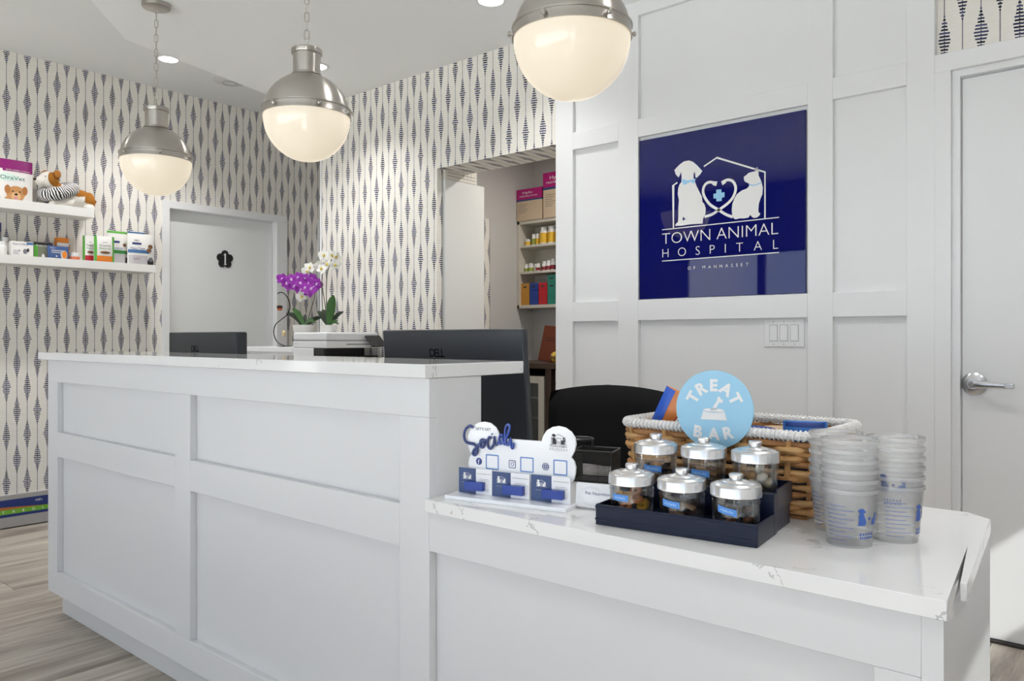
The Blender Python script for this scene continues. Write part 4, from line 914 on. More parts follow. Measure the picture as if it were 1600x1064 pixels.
for c_, r_ in (((-.095, -.005, .19), (.062, .056, .056)), ((-.145, -.008, .172), (.036, .036, .034)), ((-.03, 0, .1), (.07, .055, .075)), ((.03, 0, .085), (.08, .055, .062)), ((.10, 0, .088), (.075, .058, .062)), ((.15, -.02, .07), (.042, .05, .068)), ((.145, -.045, .022), (.04, .028, .022)), ((.12, .05, .022), (.04, .025, .02)),
               ((-.05, -.055, .028), (.05, .026, .026)), ((-.085, -.06, .024), (.03, .026, .024)), ((.0, -.05, .045), (.045, .028, .035)), ((-.04, .05, .026), (.06, .026, .024)), ((.19, 0, .08), (.022, .018, .018))): bd.ball(c_, r_, 16, 10)
ob = bd.build('body', FUR, pd); rm = ob.modifiers.new('skin', 'REMESH'); rm.mode = 'VOXEL'; rm.voxel_size = .007; rm.use_smooth_shade = True; sm = ob.modifiers.new('soft', 'SMOOTH'); sm.factor = .6; sm.iterations = 5
BFUR = mat('plush_brown_fur', srgb(158, 104, 50), .95, spec=.1, bump=(260, .5, .003))
for sx in (-1, 1):
    MB().ball((0, 0, 0), (.024, .011, .034), 12, 8, Matrix.Translation((-.058 if sx < 0 else -.105, sx * .048, .228)) @ Matrix.Rotation(.35, 4, 'Y') @ Matrix.Rotation(sx * .5, 4, 'X')).build('ear', BFUR, pd)
    MB().ball((-.128, sx * .038 - .005, .2), .0065, 10, 6).build('eye', BLACK, pd)
MB().ball((-.18, -.008, .182), (.012, .014, .01), 10, 6).build('nose', mat('plush_nose', srgb(70, 48, 30), .6), pd)
def zebra():
    m = mat('zebra_plush', (.8, .8, .8), .9, spec=.1); N = m.node_tree; b = N.nodes['Principled BSDF']; t = N.nodes.new('ShaderNodeTexCoord')
    s_ = N.nodes.new('ShaderNodeSeparateXYZ'); N.links.new(t.outputs['Object'], s_.inputs[0])
    n = N.nodes.new('ShaderNodeTexNoise'); n.inputs['Scale'].default_value = 14; N.links.new(t.outputs['Object'], n.inputs['Vector'])
    a = mathn(N, 'ARCTAN2', s_.outputs[1], s_.outputs[0]); v_ = mathn(N, 'ADD', mathn(N, 'MULTIPLY', a, 7.0), mathn(N, 'MULTIPLY_ADD', n.outputs['Fac'], 2.6, mathn(N, 'MULTIPLY', s_.outputs[2], 9.0)))
    k = mathn(N, 'GREATER_THAN', mathn(N, 'FRACT', v_), .5)
    mx = N.nodes.new('ShaderNodeMix'); mx.data_type = 'RGBA'; mx.inputs['A'].default_value = (.78, .77, .76, 1); mx.inputs['B'].default_value = (.015, .015, .017, 1); N.links.new(k, mx.inputs['Factor']); N.links.new(mx.outputs['Result'], b.inputs['Base Color'])
    return m
zr = MB().tube([(.092 * math.cos(a), .072 * math.sin(a), 0) for a in [2 * math.pi * i / 36 for i in range(36)]], .043, 14, closed=True).build('zebra_collar', zebra(), pd)
zr.location = (-.04, -.01, .118); zr.rotation_euler = (math.radians(12), math.radians(-22), 0)
# lower shelf
b0 = zLs; XF = XL + .17
def bottle(name, label, cat, loc, r, h, body, capm, band=None, group=None, capr=.8, caph=.22):
    t = thing(name, label, cat, loc, 0, group); c_ = h * (1 - caph)
    MB().lathe([(0, 0), (r * .95, 0), (r, r * .08), (r, c_ * .86), (r * .93, c_ * .94), (r * capr * .9, c_), (r * capr * .9, c_ + .002)], 20).build('body', body, t)
    MB().lathe([(r * capr, c_), (r * capr, h * .99), (r * capr * .9, h), (0, h)], 20).build('cap', capm, t)
    if band: MB().lathe([(r * 1.01, c_ * band[0]), (r * 1.012, c_ * (band[0] + .01)), (r * 1.012, c_ * band[1]), (r * 1.01, c_ * band[1])], 20).build('label_band', band[2], t)
    return t
WB = mat('white_bottle_plastic', (.78, .77, .75), .35)
bottle('supplement_bottle', 'white supplement bottle at the very left edge of the lower shelf', 'bottle', (XF - .03, yat(2, XF - .03), b0), .03, .1, WB, WB)
bottle('supplement_bottle', 'tall white supplement bottle behind the first one on the lower shelf', 'bottle', (XF - .09, yat(7, XF - .09), b0), .032, .135, WB, WB)
wall_pouch('supplement_bag', 'dark blue topped bag cut by the left edge of the photo', 'bag', XL + .09, -16, 2, 347, b0, .02, GRY, (('rect', 0, .86, 1, .25, DKB),))
printed_box('supplement_carton', 'white carton with a cat drawing on the lower shelf', 'carton', XF, 18, 52, 377.5, b0, .06, W_, (('Vetri LYSINE', -.1, .84, .7, .12, DKB), ('rect', .34, .9, .3, .14, STB), ('rect', .1, .06, .8, .1, STB), ('oval', .12, .42, .2, .3, GRY), ('oval', -.15, .45, .06, .1, KK), ('oval', .25, .5, .12, .22, KK), ('rect', -.3, .35, .26, .25, SIL)))
printed_box('supplement_carton', 'grey and green carton between two cartons on the lower shelf', 'carton', XF - .02, 52.5, 82, 379, b0, .06, PM('olivegrey', (120, 122, 104)), (('rect', -.38, .5, .2, .7, GRN), ('rect', 0, .92, 1, .16, KK), ('Probio Canine', .05, .82, .8, .1, W_), ('oval', .0, .2, .16, .3, W_), ('oval', .25, .4, .1, .3, ORG)))
printed_box('supplement_carton', 'blue carton with an orange picture on the lower shelf', 'carton', XF + .005, 75.5, 107, 384.5, b0, .02, PM('denim', (66, 92, 142)), (('Vetri', -.3, .86, .25, .1, W_), ('rect', -.05, .68, .6, .07, SIL), ('rect', -.1, .55, .5, .06, SIL), ('oval', .27, .42, .34, .62, SIL), ('oval', .3, .42, .24, .5, ORG), ('oval', -.1, .3, .08, .1, W_)))
printed_box('supplement_carton', 'small orange and white carton behind the blue carton', 'carton', XL + .08, 89, 107.5, 371.5, b0, .05, ORG, (('rect', 0, .72, 1, .14, W_), ('rect', .05, .5, .8, .1, RED)))
bottle('supplement_tub', 'short white and orange tub beside the blue carton', 'tub', (XF - .03, yat(116, XF - .03), b0), .034, .062, WB, WB, (.2, .8, PM('tuborange', (214, 120, 80))), capr=.98, caph=.26)
cr = (('rect', -.44, .5, .12, 1, GRN), ('rect', .44, .5, .12, 1, GRN), ('rect', 0, .14, .76, .28, None), ('oval', 0, .40, .5, .1, BRN), ('Crunchy', 0, .66, .56, .075, KK), ('Naturals', 0, .55, .6, .06, G2), ('pet', 0, .78, .2, .05, KK))
wall_pouch('treat_pouch', 'green and white treat pouch with a red base on the lower shelf', 'treat pouch', XF - .045, 129, 150, 369, b0, .022, W_, tuple((a, u, v, su, sv, m or RED) for a, u, v, su, sv, m in cr))
wall_pouch('treat_pouch', 'green and white treat pouch with an orange base on the lower shelf', 'treat pouch', XF + .005, 146.5, 178, 369.5, b0, .022, W_, tuple((a, u, v, su, sv, m or ORG) for a, u, v, su, sv, m in cr))
wall_pouch('treat_pouch', 'white and grey treat pouch with a green stripe, half hidden', 'treat pouch', XF - .045, 167, 199, 361.5, b0, .022, W_, (('rect', 0, .965, 1, .06, GRN), ('rect', .0, .39, 1, .1, G2), ('rect', 0, .18, .9, .3, SIL), ('rect', -.12, .68, .34, .06, DKB), ('Metabolic', -.05, .5, .6, .07, STB), ('oval', .3, .6, .2, .1, BRN), ('rect', .42, .12, .12, .24, KK)))
wall_pouch('treat_pouch', 'blue topped treat pouch at the back of the lower shelf', 'treat pouch', XL + .05, 199, 226, 362.5, b0, .015, W_, (('rect', 0, .95, 1, .09, STB),))
wall_pouch('treat_pouch', 'white treat pouch with a blue stripe and a dog, rightmost on the shelf', 'treat pouch', XF, 199, 241, 366, b0, .024, W_, (('rect', -.12, .45, .74, .1, STB), ("rect", -.2, .69, .32, .06, DKB), ("Hill's", -.2, .79, .16, .06, KK), ('Hypo-Treats', -.16, .55, .52, .065, DKB), ('rect', -.14, .2, .66, .26, SIL), ('SOFT', -.2, .22, .24, .06, PUR), ('oval', .3, .62, .2, .13, BRN), ('oval', .24, .5, .2, .12, BRN), ('oval', .32, .13, .26, .28, KK), ('oval', .32, .22, .18, .14, GRY)))
# --- pet scale on the floor
ps = thing('pet_scale', 'low grey walk-on pet scale with a blue and green banner', 'pet scale', (-5.25, 1.3, 0))
GP = mat('scale_grey', (.36, .35, .34), .5)
boxo('platform', (-.58, -.6, .03), (-.02, .62, .058), GP, ps, .004); boxo('top_mat', (-.56, -.58, .058), (-.04, .6, .064), mat('scale_mat', (.2, .2, .2), .8), ps)
boxo('front_frame', (-.02, -.6, .006), (0, .62, .198), GP, ps, .002)
bn = MB(); q = lambda y0, y1, a0, a1, b0_, b1, l, m, nm: MB().raw([(l, y0, a0), (l, y1, a1), (l, y1, b1), (l, y0, b0_)], [(0, 1, 2, 3)]).build(nm, m, ps)
q(-.6, .62, .068, .068, .170, .170, .0006, PM('bannerblue', (26, 48, 112)), 'banner'); q(-.6, .62, .085, .085, .112, .112, .0010, PM('bannergreen', (108, 170, 48)), 'green_stripe')
wv = [(-.6 + 1.22 * i / 24) for i in range(25)]; bm = MB(); bm.raw([(.0012, y, .112) for y in wv] + [(.0012, y, .112 + .02 * max(0, math.sin((y + .3) * 4.2))) for y in wv], [(i, i + 1, 26 + i, 25 + i) for i in range(24)]); bm.build('orange_swoosh', PM('bannerbrown', (176, 104, 44)), ps)
tx = MB(); put_text(tx, 'METABOLIC', (.0011, .12, .0905), (0, 1, 0), (0, 0, 1), .016, .42, lift=.0004, justify=True); put_text(tx, "Hill's", (.0008, .40, .142), (0, 1, 0), (0, 0, 1), .014, lift=.0004); tx.build('lettering', WPRINT, ps)
for y in (-.55, .57):
    for x in (-.55, -.06): MB().lathe([(.02, 0), (.02, .03)], 12, Matrix.Translation((x, y, 0)), True, True).build('foot', BLACK, ps)
# ------------------------------------------------------------------ behind the tall counter
def monitor(label, x0, x1, y, ztop, tilt, th):
    w = x1 - x0; t = thing('computer_monitor', label, 'monitor', ((x0 + x1) / 2, y + .06, DZ)); h = ztop - DZ - .035
    M = Matrix.Translation((0, -.06, h + .035)) @ Matrix.Rotation(tilt, 4, 'X')
    MB().box((-w / 2, 0, -h), (w / 2, th, 0), M).build('housing', DARKM, t, .004)
    MB().box((-w / 2 + .004, th, -h + .004), (w / 2 - .004, th + .004, -.004), M).build('screen', BLACK, t, .001)
    tx = MB(); put_text(tx, 'DELL', M @ Vector((-.034 - .045, 0, -.082)), (1, 0, 0), M.to_3x3() @ Vector((0, 0, 1)), .026, .066, .012, lift=.0006, justify=True); tx.build('lettering', mat('monitor_letters', (.002, .002, .003), .7, spec=.1), t)
    MB().tube([(0, -.03, .006), (0, -.025, .1), (0, -.03, h * .6)], .02, 10).build('stand_neck', BLACK, t); boxo('stand_base', (-.11, -.05, 0), (.11, .1, .01), BLACK, t, .004)
    return t
monitor('large black computer monitor seen from behind at the desk corner', -1.966, -1.374, 1.645, 1.149, math.radians(5), .022)
monitor('smaller dark monitor seen from behind in front of door 1', -3.40, -2.835, 1.63, 1.150, 0.0, .045)

# office chair
oc = thing('office_chair', 'black office chair behind the low worktop', 'chair', (-1.45, 2.18, 0), math.radians(33))
FAB = mat('black_fabric', (.012, .012, .013), .85, spec=.2, bump=(400, .3, .001))
def cushion(w, h, t, nu=14, nv=12, curve=.0, crown=0.0):
    mb = MB(); vs_ = []
    for s_ in (-1, 1):
        for j in range(nv + 1):
            for i in range(nu + 1):
                u, v = 2 * i / nu - 1, 2 * j / nv - 1; k = (1 - abs(u) ** 8 * .5) * 1; ed = ((1 - abs(u) ** 10) * (1 - abs(v) ** 10)) ** .5
                x = u * w / 2 * (1 - .05 * (v > .8) * (v - .8) * 5); z = v * h / 2 + crown * (1 - u * u) * (v > 0) * v
                vs_.append((x, s_ * t / 2 * ed + curve * u * u, z))
    n = (nu + 1) * (nv + 1); fs_ = []
    for j in range(nv):
        for i in range(nu): a = j * (nu + 1) + i; fs_ += [(a, a + 1, a + nu + 2, a + nu + 1), (n + a, n + a + nu + 1, n + a + nu + 2, n + a + 1)]
    return mb.raw(vs_, fs_)
bk_ = cushion(.39, .46, .06, curve=-.03, crown=.018).build('backrest', FAB, oc); bk_.location = (0, 0, .722); bk_.rotation_euler = (math.radians(4), 0, 0)
MB().tube([(-.17, .012, .94), (-.1, .02, .955), (0, .024, .962), (.1, .02, .955), (.17, .012, .94)], .006, 6).build('top_piping', mat('brown_piping', (.05, .035, .03), .6), oc)
st = cushion(.48, .46, .08).xf(Matrix.Rotation(-math.pi / 2, 4, 'X')).build('seat', FAB, oc); st.location = (0, -.24, .46)
MB().tube([(0, .02, .44), (0, .05, .55), (0, .035, .7)], .02, 8).build('back_bracket', BLACK, oc); MB().tube([(0, -.22, .08), (0, -.22, .43)], .028, 12).build('gas_column', BLACK, oc)
for k in range(5):
    a = 2 * math.pi * k / 5 + .3; MB().tube([(0, -.22, .09), (.28 * math.cos(a), -.22 + .28 * math.sin(a), .065)], [.025, .015], 8).build('base_spoke', BLACK, oc); MB().lathe([(.025, -.02), (.025, .02)], 14, Matrix.Translation((.28 * math.cos(a), -.22 + .28 * math.sin(a), .0255)) @ Matrix.Rotation(math.pi / 2, 4, 'X'), True, True).build('caster', BLACK, oc)

# printer on a white cabinet, ledge cabinet beside it
pc = thing('printer_cabinet', 'white low cabinet under the printer against the wallpaper', 'cabinet', (-4.17, 3.11, 0))
boxo('body', (-.2, -.21, .08), (.2, .215, .8), TRIMW, pc, .002); boxo('door', (.2, -.205, .09), (.218, .21, .79), TRIMW, pc, .002); boxo('plinth', (-.19, -.19, 0), (.19, .2, .08), TRIMW, pc)
pr_ = thing('printer', 'white office printer with a black output slot behind the counter', 'printer', (-4.18, 3.108, .8)); PX, PY = .178, .205; PW = mat('printer_white', (.76, .77, .78), .4); ZT = .3615
boxo('base', (-PX, -PY, 0), (PX, PY, .20), PW, pr_, .012); boxo('paper_drawer', (PX, -PY + .02, .02), (PX + .006, PY - .02, .15), PW, pr_, .002)
boxo('mid_section', (-PX, -PY, .20), (PX - .13, PY, .262), PW, pr_, .004); boxo('slot_floor', (PX - .13, -PY, .2), (PX, PY, .212), BLACK, pr_, .002); boxo('slot_pillar', (PX - .13, -PY, .212), (PX - .02, -PY + .02, .262), BLACK, pr_); boxo('slot_back', (PX - .132, -PY + .01, .2), (PX - .128, PY - .01, .262), BLACK, pr_)
boxo('upper_section', (-PX, -PY, .262), (PX, PY, .306), PW, pr_, .006); boxo('scanner_lid', (-PX, -PY, .309), (PX, PY, ZT), PW, pr_, .01); boxo('lid_gap', (-PX + .003, -PY + .003, .304), (PX - .003, PY - .003, .311), mat('printer_seam', (.3, .3, .31), .6), pr_)
boxo('handle_recess', (PX - .001, -.05, .281), (PX + .001, PY - .02, .290), mat('printer_seam', (0, 0, 0)), pr_)
MB().box((-.006, -.06, -.05), (.006, .06, .05), Matrix.Translation((PX + .05, PY - .06, .305)) @ Matrix.Rotation(math.radians(-48), 4, 'Y')).build('control_panel', BLACK, pr_, .003)
for y, z_ in ((-.17, .29), (-.17, .2), (-.03, .29)): boxo('foot_screw', (-PX + .06 + y * .2, -PY - .001, z_), (-PX + .064 + y * .2, -PY + .001, z_ + .004), BLACK, pr_)
lgd = thing('ledge_cabinet', 'white ledge left of the printer holding the wire ornament stand', 'cabinet', (-4.66, 3.1, 0))
boxo('body', (-.27, -.16, 0), (.27, .19, 1.033), TRIMW, lgd, .002); boxo('top', (-.285, -.18, 1.033), (.275, .2, 1.066), TRIMW, lgd, .002)

# orchids on the printer
def petal(L, W, cup=.2, n=5):
    vs_ = []; fs_ = []
    for j in range(n + 1):
        v = j / n; w = W * math.sin(math.pi * min(1, (v * .86 + .1))) ** .75
        for i in (-1, 0, 1): vs_.append((i * w / 2, -cup * L * (v * v) * .6 - (0 if i == 0 else -.12 * w), v * L))
    for j in range(n):
        for i in range(2): a = j * 3 + i; fs_.append((a, a + 1, a + 4, a + 3))
    return vs_, fs_
def bloom(L, W):
    mb = MB()
    for ang, l, w in ((0, .95, .75), (140, .95, .72), (-140, .95, .72), (72, 1.0, 1.15), (-72, 1.0, 1.15)):
        v_, f_ = petal(L * l, W * w); R = Matrix.Rotation(math.radians(ang), 4, 'Y'); mb.raw([R @ Vector(p) + Vector((0, -.0015 if abs(ang) == 72 else 0, 0)) for p in v_], f_)
    return mb
PURP = mat('orchid_purple', srgb(150, 40, 166), .6, vary=(60, .45)); OWHT = mat('orchid_white', (.82, .81, .77), .6); LIP = mat('orchid_lip', srgb(214, 190, 80), .6); LIPP = mat('orchid_lip_pink', srgb(226, 190, 232), .6)
LEAF = mat('orchid_leaf', srgb(54, 96, 40), .35, vary=(30, .25)); LEAFD = mat('orchid_leaf_dark', srgb(34, 48, 30), .4); STEM = mat('orchid_stem', srgb(70, 76, 44), .6); POT = mat('white_ceramic_pot', (.76, .74, .70), .3)
YP = 3.06; PT = .8 + ZT
def leafmesh(base, tip, w, up):
    base, tip = Vector(base), Vector(tip); d = tip - base; side = d.cross(Vector((-.55, .83, 0))).normalized() if up else d.cross(Vector((0, 0, 1))).normalized(); mb = MB(); vs_ = []; n = 7
    nrm = d.cross(side).normalized()
    for j in range(n + 1):
        v = j / n; ww = w * math.sin(math.pi * min(1, v * .88 + .1)) ** .7; c_ = base + d * v + Vector((0, 0, .12 * d.length * math.sin(math.pi * v)))
        for i in (-1, 0, 1): vs_.append(c_ + side * i * ww / 2 + nrm * (.15 * ww if i == 0 else 0))
    return mb.raw(vs_, [(j * 3 + i, j * 3 + i + 1, j * 3 + i + 4, j * 3 + i + 3) for j in range(n) for i in range(2)])
def orchid(label, potx, potr, poth, blooms, L, bm_, lipm, stems, leaves):
    p0 = atY(potx, 519, YP); t = thing('orchid_plant', label, 'orchid', (p0.x, p0.y, PT)); off = Vector((p0.x, p0.y, PT))
    MB().lathe([(0, 0), (potr * .86, 0), (potr * .9, .003), (potr, poth), (potr * .93, poth), (potr * .9, poth - .01), (0, poth - .012)], 28).build('pot', POT, t)
    proto = None
    for k, (px, py, dy) in enumerate(blooms):
        p = atY(px, py, YP + dy) - off; rot = (random.uniform(-.3, .25), random.uniform(-.5, .5), YAW * .9 + random.uniform(-.5, .5))
        if proto is None: o = bloom(L, L * 1.0).build('bloom', bm_, t); proto = o; l = MB().ball((0, -.006, -.002), (L * .2, L * .26, L * .27), 8, 5).build('lip', lipm, o); lp = l
        else: o = proto.copy(); COL.objects.link(o); l = lp.copy(); COL.objects.link(l); l.parent = o
        o.location = p; o.rotation_euler = rot
    for pts in stems: MB().tube(smooth_path([atY(a, b, YP + c_) - off for a, b, c_ in pts], 4), .0028, 5).build('stem', STEM, t)
    for (a, b, c_), (d, e, f_), w, m in leaves: leafmesh(atY(a, b, YP + c_) - off, atY(d, e, YP + f_) - off, w, True).build('leaf', m, t)
    return t
random.seed(5)
orchid('purple orchid in a white pot on the printer', 474, .07, .052,
  [(441, 436, 0), (448, 442, -.02), (455, 437, 0), (461, 447, -.02), (466, 434, 0), (470, 442, -.03), (476, 436, .0), (478, 450, -.02), (484, 443, 0), (488, 436, .02), (491, 448, 0), (470, 452, -.01), (495, 444, .01), (482, 456, 0), (452, 446, .01), (460, 438, .03), (474, 445, .02), (487, 451, -.02)], .043, PURP, LIPP,
  [[(478, 510, 0), (487, 480, .01), (492, 460, .01), (486, 445, .02), (465, 440, .03), (442, 440, .02)]],
  [((475, 508, 0), (457, 482, -.03), .04, LEAF), ((472, 508, 0), (447, 490, .0), .034, LEAFD), ((480, 508, 0), (504, 496, .03), .03, LEAFD), ((478, 508, 0), (475, 492, .06), .035, LEAFD), ((476, 507, 0), (494, 505, -.06), .03, LEAF)])
orchid('white orchid with tall stems in a white pot on the printer', 514, .052, .048,
  [(506, 399, 0), (503, 420, -.01), (520, 399, .01), (524, 414, -.01), (512, 413, .02), (499, 416, .02), (526, 401, .02), (480, 424, .03), (484, 418, .04), (471, 463, -.02)], .04, OWHT, LIP,
  [[(510, 510, 0), (504, 480, 0), (503, 440, 0), (506, 410, .01)], [(512, 510, 0), (510, 470, .0), (511, 430, 0), (518, 405, .01)], [(511, 510, .01), (507, 470, .02), (500, 440, .03), (484, 425, .04)]],
  [((514, 508, -.01), (521, 461, -.03), .062, LEAF), ((512, 508, 0), (496, 486, -.02), .04, LEAFD), ((516, 508, 0), (537, 487, 0), .028, LEAFD), ((513, 508, 0), (503, 484, .03), .04, LEAFD), ((515, 508, 0), (530, 507, -.05), .025, LEAF)])
# wire ornament stand on the ledge
wsn = thing('ornament_stand', 'black wire S-shaped ornament stand with small hanging trinkets', 'ornament', (-4.66, 3.06, 1.066)); q0 = Vector((-4.66, 3.06, 1.066))
YW = 3.06; c_ = atY(446, 542, YW)
BW = mat('black_wire', (.012, .012, .012), .4, .6)
MB().lathe([(0, 0), (.045, 0), (.045, .004), (0, .006)], 24, Matrix.Translation((c_.x - q0.x, 0, 0))).build('base', BW, wsn)
wpts = [(446, 541), (434, 535), (428, 522), (430, 508), (440, 499), (450, 490), (453, 478), (450, 466), (443, 458), (437, 457), (434, 459)]
MB().tube(smooth_path([atY(a, b, YW) - q0 for a, b in wpts], 5), .0035, 6).build('curved_wire', BW, wsn)
g1 = atY(437, 480, YW) - q0; h1 = MB().lathe([(0, -.022), (.014, -.02), (.018, -.004), (.02, .008), (.012, .012), (0, .013)], 12, Matrix.Translation(g1)).build('hanging_cat_trinket', mat('trinket_dark', srgb(60, 40, 34), .6), wsn)
MB().lathe([(0, -.024), (.0145, -.021), (.0185, -.008), (.0, -.008)], 12, Matrix.Translation(g1)).build('orange_pouch', PM('trinketorange', (190, 96, 50)), h1)
MB().tube([g1 + Vector((0, 0, .012)), atY(437, 458, YW) - q0], .0009, 4).build('hanging_thread', mat('thread', (.5, .45, .38), .8), wsn)
g2 = atY(443.5, 521, YW) - q0; gg = MB()
for dz, r_ in ((.0, .012), (.013, .011), (-.012, .011), (.004, .013)): gg.ball(g2 + Vector((random.uniform(-.006, .006), 0, dz)), r_, 8, 6)
gg.build('hanging_bead_trinket', mat('trinket_cream', srgb(206, 186, 140), .6), wsn); MB().tube([g2 + Vector((0, 0, .02)), atY(444, 497, YW) - q0], .0009, 4).build('hanging_thread', mat('thread', (0, 0, 0)), wsn)

# ------------------------------------------------------------------ supply nook beyond the opening
tc_ = thing('tall_cabinet', 'tall plain white cabinet just inside the supply nook', 'cabinet', (-3.665, 3.57, 0))
CABW = mat('nook_cabinet_white', (.74, .74, .72), .4)
boxo('body', (-.21, -.18, 0), (.19, .18, 2.112), CABW, tc_, .002); boxo('door', (.19, -.178, .06), (.21, .178, 2.112), CABW, tc_, .002)
sb = thing('flat_carton', 'white printed carton lying on top of the tall cabinet', 'carton', (-3.60, 3.53, 2.113)); boxo('carton', (-.15, -.14, 0), (.146, .148, .15), mat('carton_offwhite', (.7, .67, .6), .6), sb, .002)
lm = MB()
for y0, z0, y1, z1 in ((-.12, .02, .13, .02), (-.12, .04, .13, .04), (.02, .02, .02, .12), (.06, .03, .06, .12), (.09, .03, .09, .11), (.06, .12, .13, .12), (-.1, .06, -.02, .1)): lm.raw([(.1466, y0, z0), (.1466, y1 + .003, z0), (.1466, y1 + .003, z1 + .003), (.1466, y0, z1 + .003)], [(0, 1, 2, 3)])
lm.build('line_print', mat('carton_print', (.2, .18, .16), .6), sb)
wpn = tag(boxo('wallpapered_board', (NL + .06, 4.11, 0), (NL + .085, 4.178, 1.985), PAPER), 'narrow wallpapered board standing by the grey nook wall', 'board')
su = thing('supply_shelf_unit', 'cream wall shelf unit of medicines in the supply nook', 'shelf', (-3.68, 4.68, 1.353)); X0_, X1_, Y0_, Y1_, HU = -.197, .205, -.1, .099, .667
boxo('side_panel', (X0_, Y0_, 0), (X0_ + .022, Y1_, HU), CREAM, su, .001); boxo('side_panel', (X1_ - .022, Y0_, 0), (X1_, Y1_, HU), CREAM, su, .001)
boxo('bottom_panel', (X0_, Y0_, 0), (X1_, Y1_, .024), CREAM, su, .001); boxo('top_panel', (X0_, Y0_, HU - .024), (X1_, Y1_, HU), CREAM, su, .001); boxo('back_panel', (X0_, Y1_ - .008, 0), (X1_, Y1_, HU), CREAM, su)
for z_ in (.262, .463): boxo('shelf_board', (X0_ + .022, Y0_ + .004, z_), (X1_ - .022, Y1_ - .01, z_ + .016), CREAM, su, .001)
YB_ = 4.645; YEL = PM('labelyellow', (226, 180, 50)); LRED = PM('labelred', (140, 40, 50)); LGR = PM('labelgreen', (150, 160, 60))
sz1 = 1.353 + .479; sz2 = 1.353 + .278; sz3 = 1.353 + .024
def nb_(x, z, r, h, band, lab, y=YB_, caph=.2): bottle('medicine_bottle', lab, 'bottle', (x, y, z), r, h, WB, WB, band, 'medicine bottles in the supply nook', capr=.82, caph=caph)
nb_(-3.822, sz1, .026, .055, (.2, .8, YEL), 'short squat yellow-labelled bottle, leftmost on the top nook shelf')
nb_(-3.764, sz1, .017, .09, (.15, .75, LGR), 'slim yellow-green labelled bottle, second on the top nook shelf'); nb_(-3.726, sz1, .017, .09, (.15, .75, YEL), 'slim yellow labelled bottle, third on the top nook shelf')
nb_(-3.664, sz1, .034, .135, (.12, .82, YEL), 'tall wide yellow-labelled bottle, fourth on the top nook shelf'); nb_(-3.588, sz1, .034, .135, (.12, .82, YEL), 'tall wide yellow-labelled bottle, fifth on the top nook shelf'); nb_(-3.522, sz1, .03, .14, (.12, .8, YEL), 'tall bottle at the right end of the top nook shelf')
ords = ['leftmost', 'second', 'third', 'fourth', 'fifth', 'sixth', 'seventh', 'rightmost']
for i, (x, r, h, m) in enumerate(((-3.836, .018, .065, LGR), (-3.79, .022, .07, LGR), (-3.742, .018, .06, W_), (-3.70, .018, .06, LRED), (-3.662, .019, .075, LRED), (-3.62, .02, .08, LRED), (-3.575, .021, .09, LRED), (-3.525, .02, .08, LRED))): nb_(x, sz2, r, h, (.15, .6, m), 'small white bottle, %s on the middle nook shelf' % ords[i], YB_ - (.03 if i in (3,) else 0))
BOXC = (('amber', (196, 140, 52)), ('royal blue', (36, 66, 150)), ('red', (190, 34, 44)), ('teal', (44, 130, 112)))
for i, (nm, c_) in enumerate(BOXC):
    m = PM('medbox' + nm.replace(' ', ''), c_, .45); n_ = 4 if i == 3 else 3
    for j in range(n_):
        t = thing('medicine_box', 'small %s medicine box, %s in its stack' % (nm, ('lowest', 'second from the bottom', 'third from the bottom', 'topmost')[j]), 'medicine box', (-3.815 + i * .086, 4.66, sz3 + j * .0555), 0, 'medicine boxes on the bottom nook shelf')
        boxo('carton', (-.04, -.06, 0), (.04, .06, .055), m, t, .0012)
        if j >= 2: MB().raw([(-.02 + .0, -.0606, .02), (.02, -.0606, .024), (.012, -.0606, .034), (-.012, -.0606, .034)], [(0, 1, 2, 3)]).build('emblem', mat('box_emblem', (.03, .03, .03), .5), t)
CARD = mat('kraft_carton', srgb(206, 184, 156), .7)
def supply_box(lab, x0, x1, y0, y1, z0, h):
    t = thing('supply_carton', lab, 'carton', ((x0 + x1) / 2, (y0 + y1) / 2, z0)); w, d = (x1 - x0) / 2, (y1 - y0) / 2; mg = PM('cartonmagenta', (176, 20, 112), .45); bl = PM('cartonblue', (40, 70, 120), .5)
    boxo('carton', (-w, -d, 0), (w, d, h * .985), CARD, t, .002); boxo('magenta_band', (-w - .0006, -d - .0006, h * .66), (w + .0006, d + .0006, h), mg, t); boxo('blue_band', (-w - .0009, -d - .0009, h * .62), (w + .0009, d + .0009, h * .67), bl, t)
    tx = MB(); put_text(tx, 'Hyliv', (-w * .5, -d - .0006, h * .84), (1, 0, 0), (0, 0, 1), h * .085, w * .8, lift=.0008); put_text(tx, 'PREPARATION', (-w * .75, -d - .0006, h * .75), (1, 0, 0), (0, 0, 1), h * .045, w * 1.4, lift=.0008); tx.build('lettering', WPRINT, t)
    lm = MB()
    for i in range(6): lm.raw([(-w * .85, -d - .0008, h * (.5 - .05 * i)), (-w * (.1 + .1 * (i % 3)), -d - .0008, h * (.5 - .05 * i)), (-w * (.1 + .1 * (i % 3)), -d - .0008, h * (.512 - .05 * i)), (-w * .85, -d - .0008, h * (.512 - .05 * i))], [(0, 1, 2, 3)])
    lm.build('fine_print', mat('carton_print', (.2, .18, .16), .6), t)
    flp = MB().prism([(-w, h * .985), (w, h * .985), (w * .1, h * 1.09)], .003, (0, 0, 0), (1, 0, 0), (0, 0, 1)).build('open_flap', BLACK, t)
supply_box('magenta topped carton on the left of the nook shelf unit', -3.873, -3.63, 4.57, 4.77, 2.02, .24); supply_box('taller magenta topped carton cut off by the panelled wall', -3.615, -3.36, 4.57, 4.77, 2.02, .335)
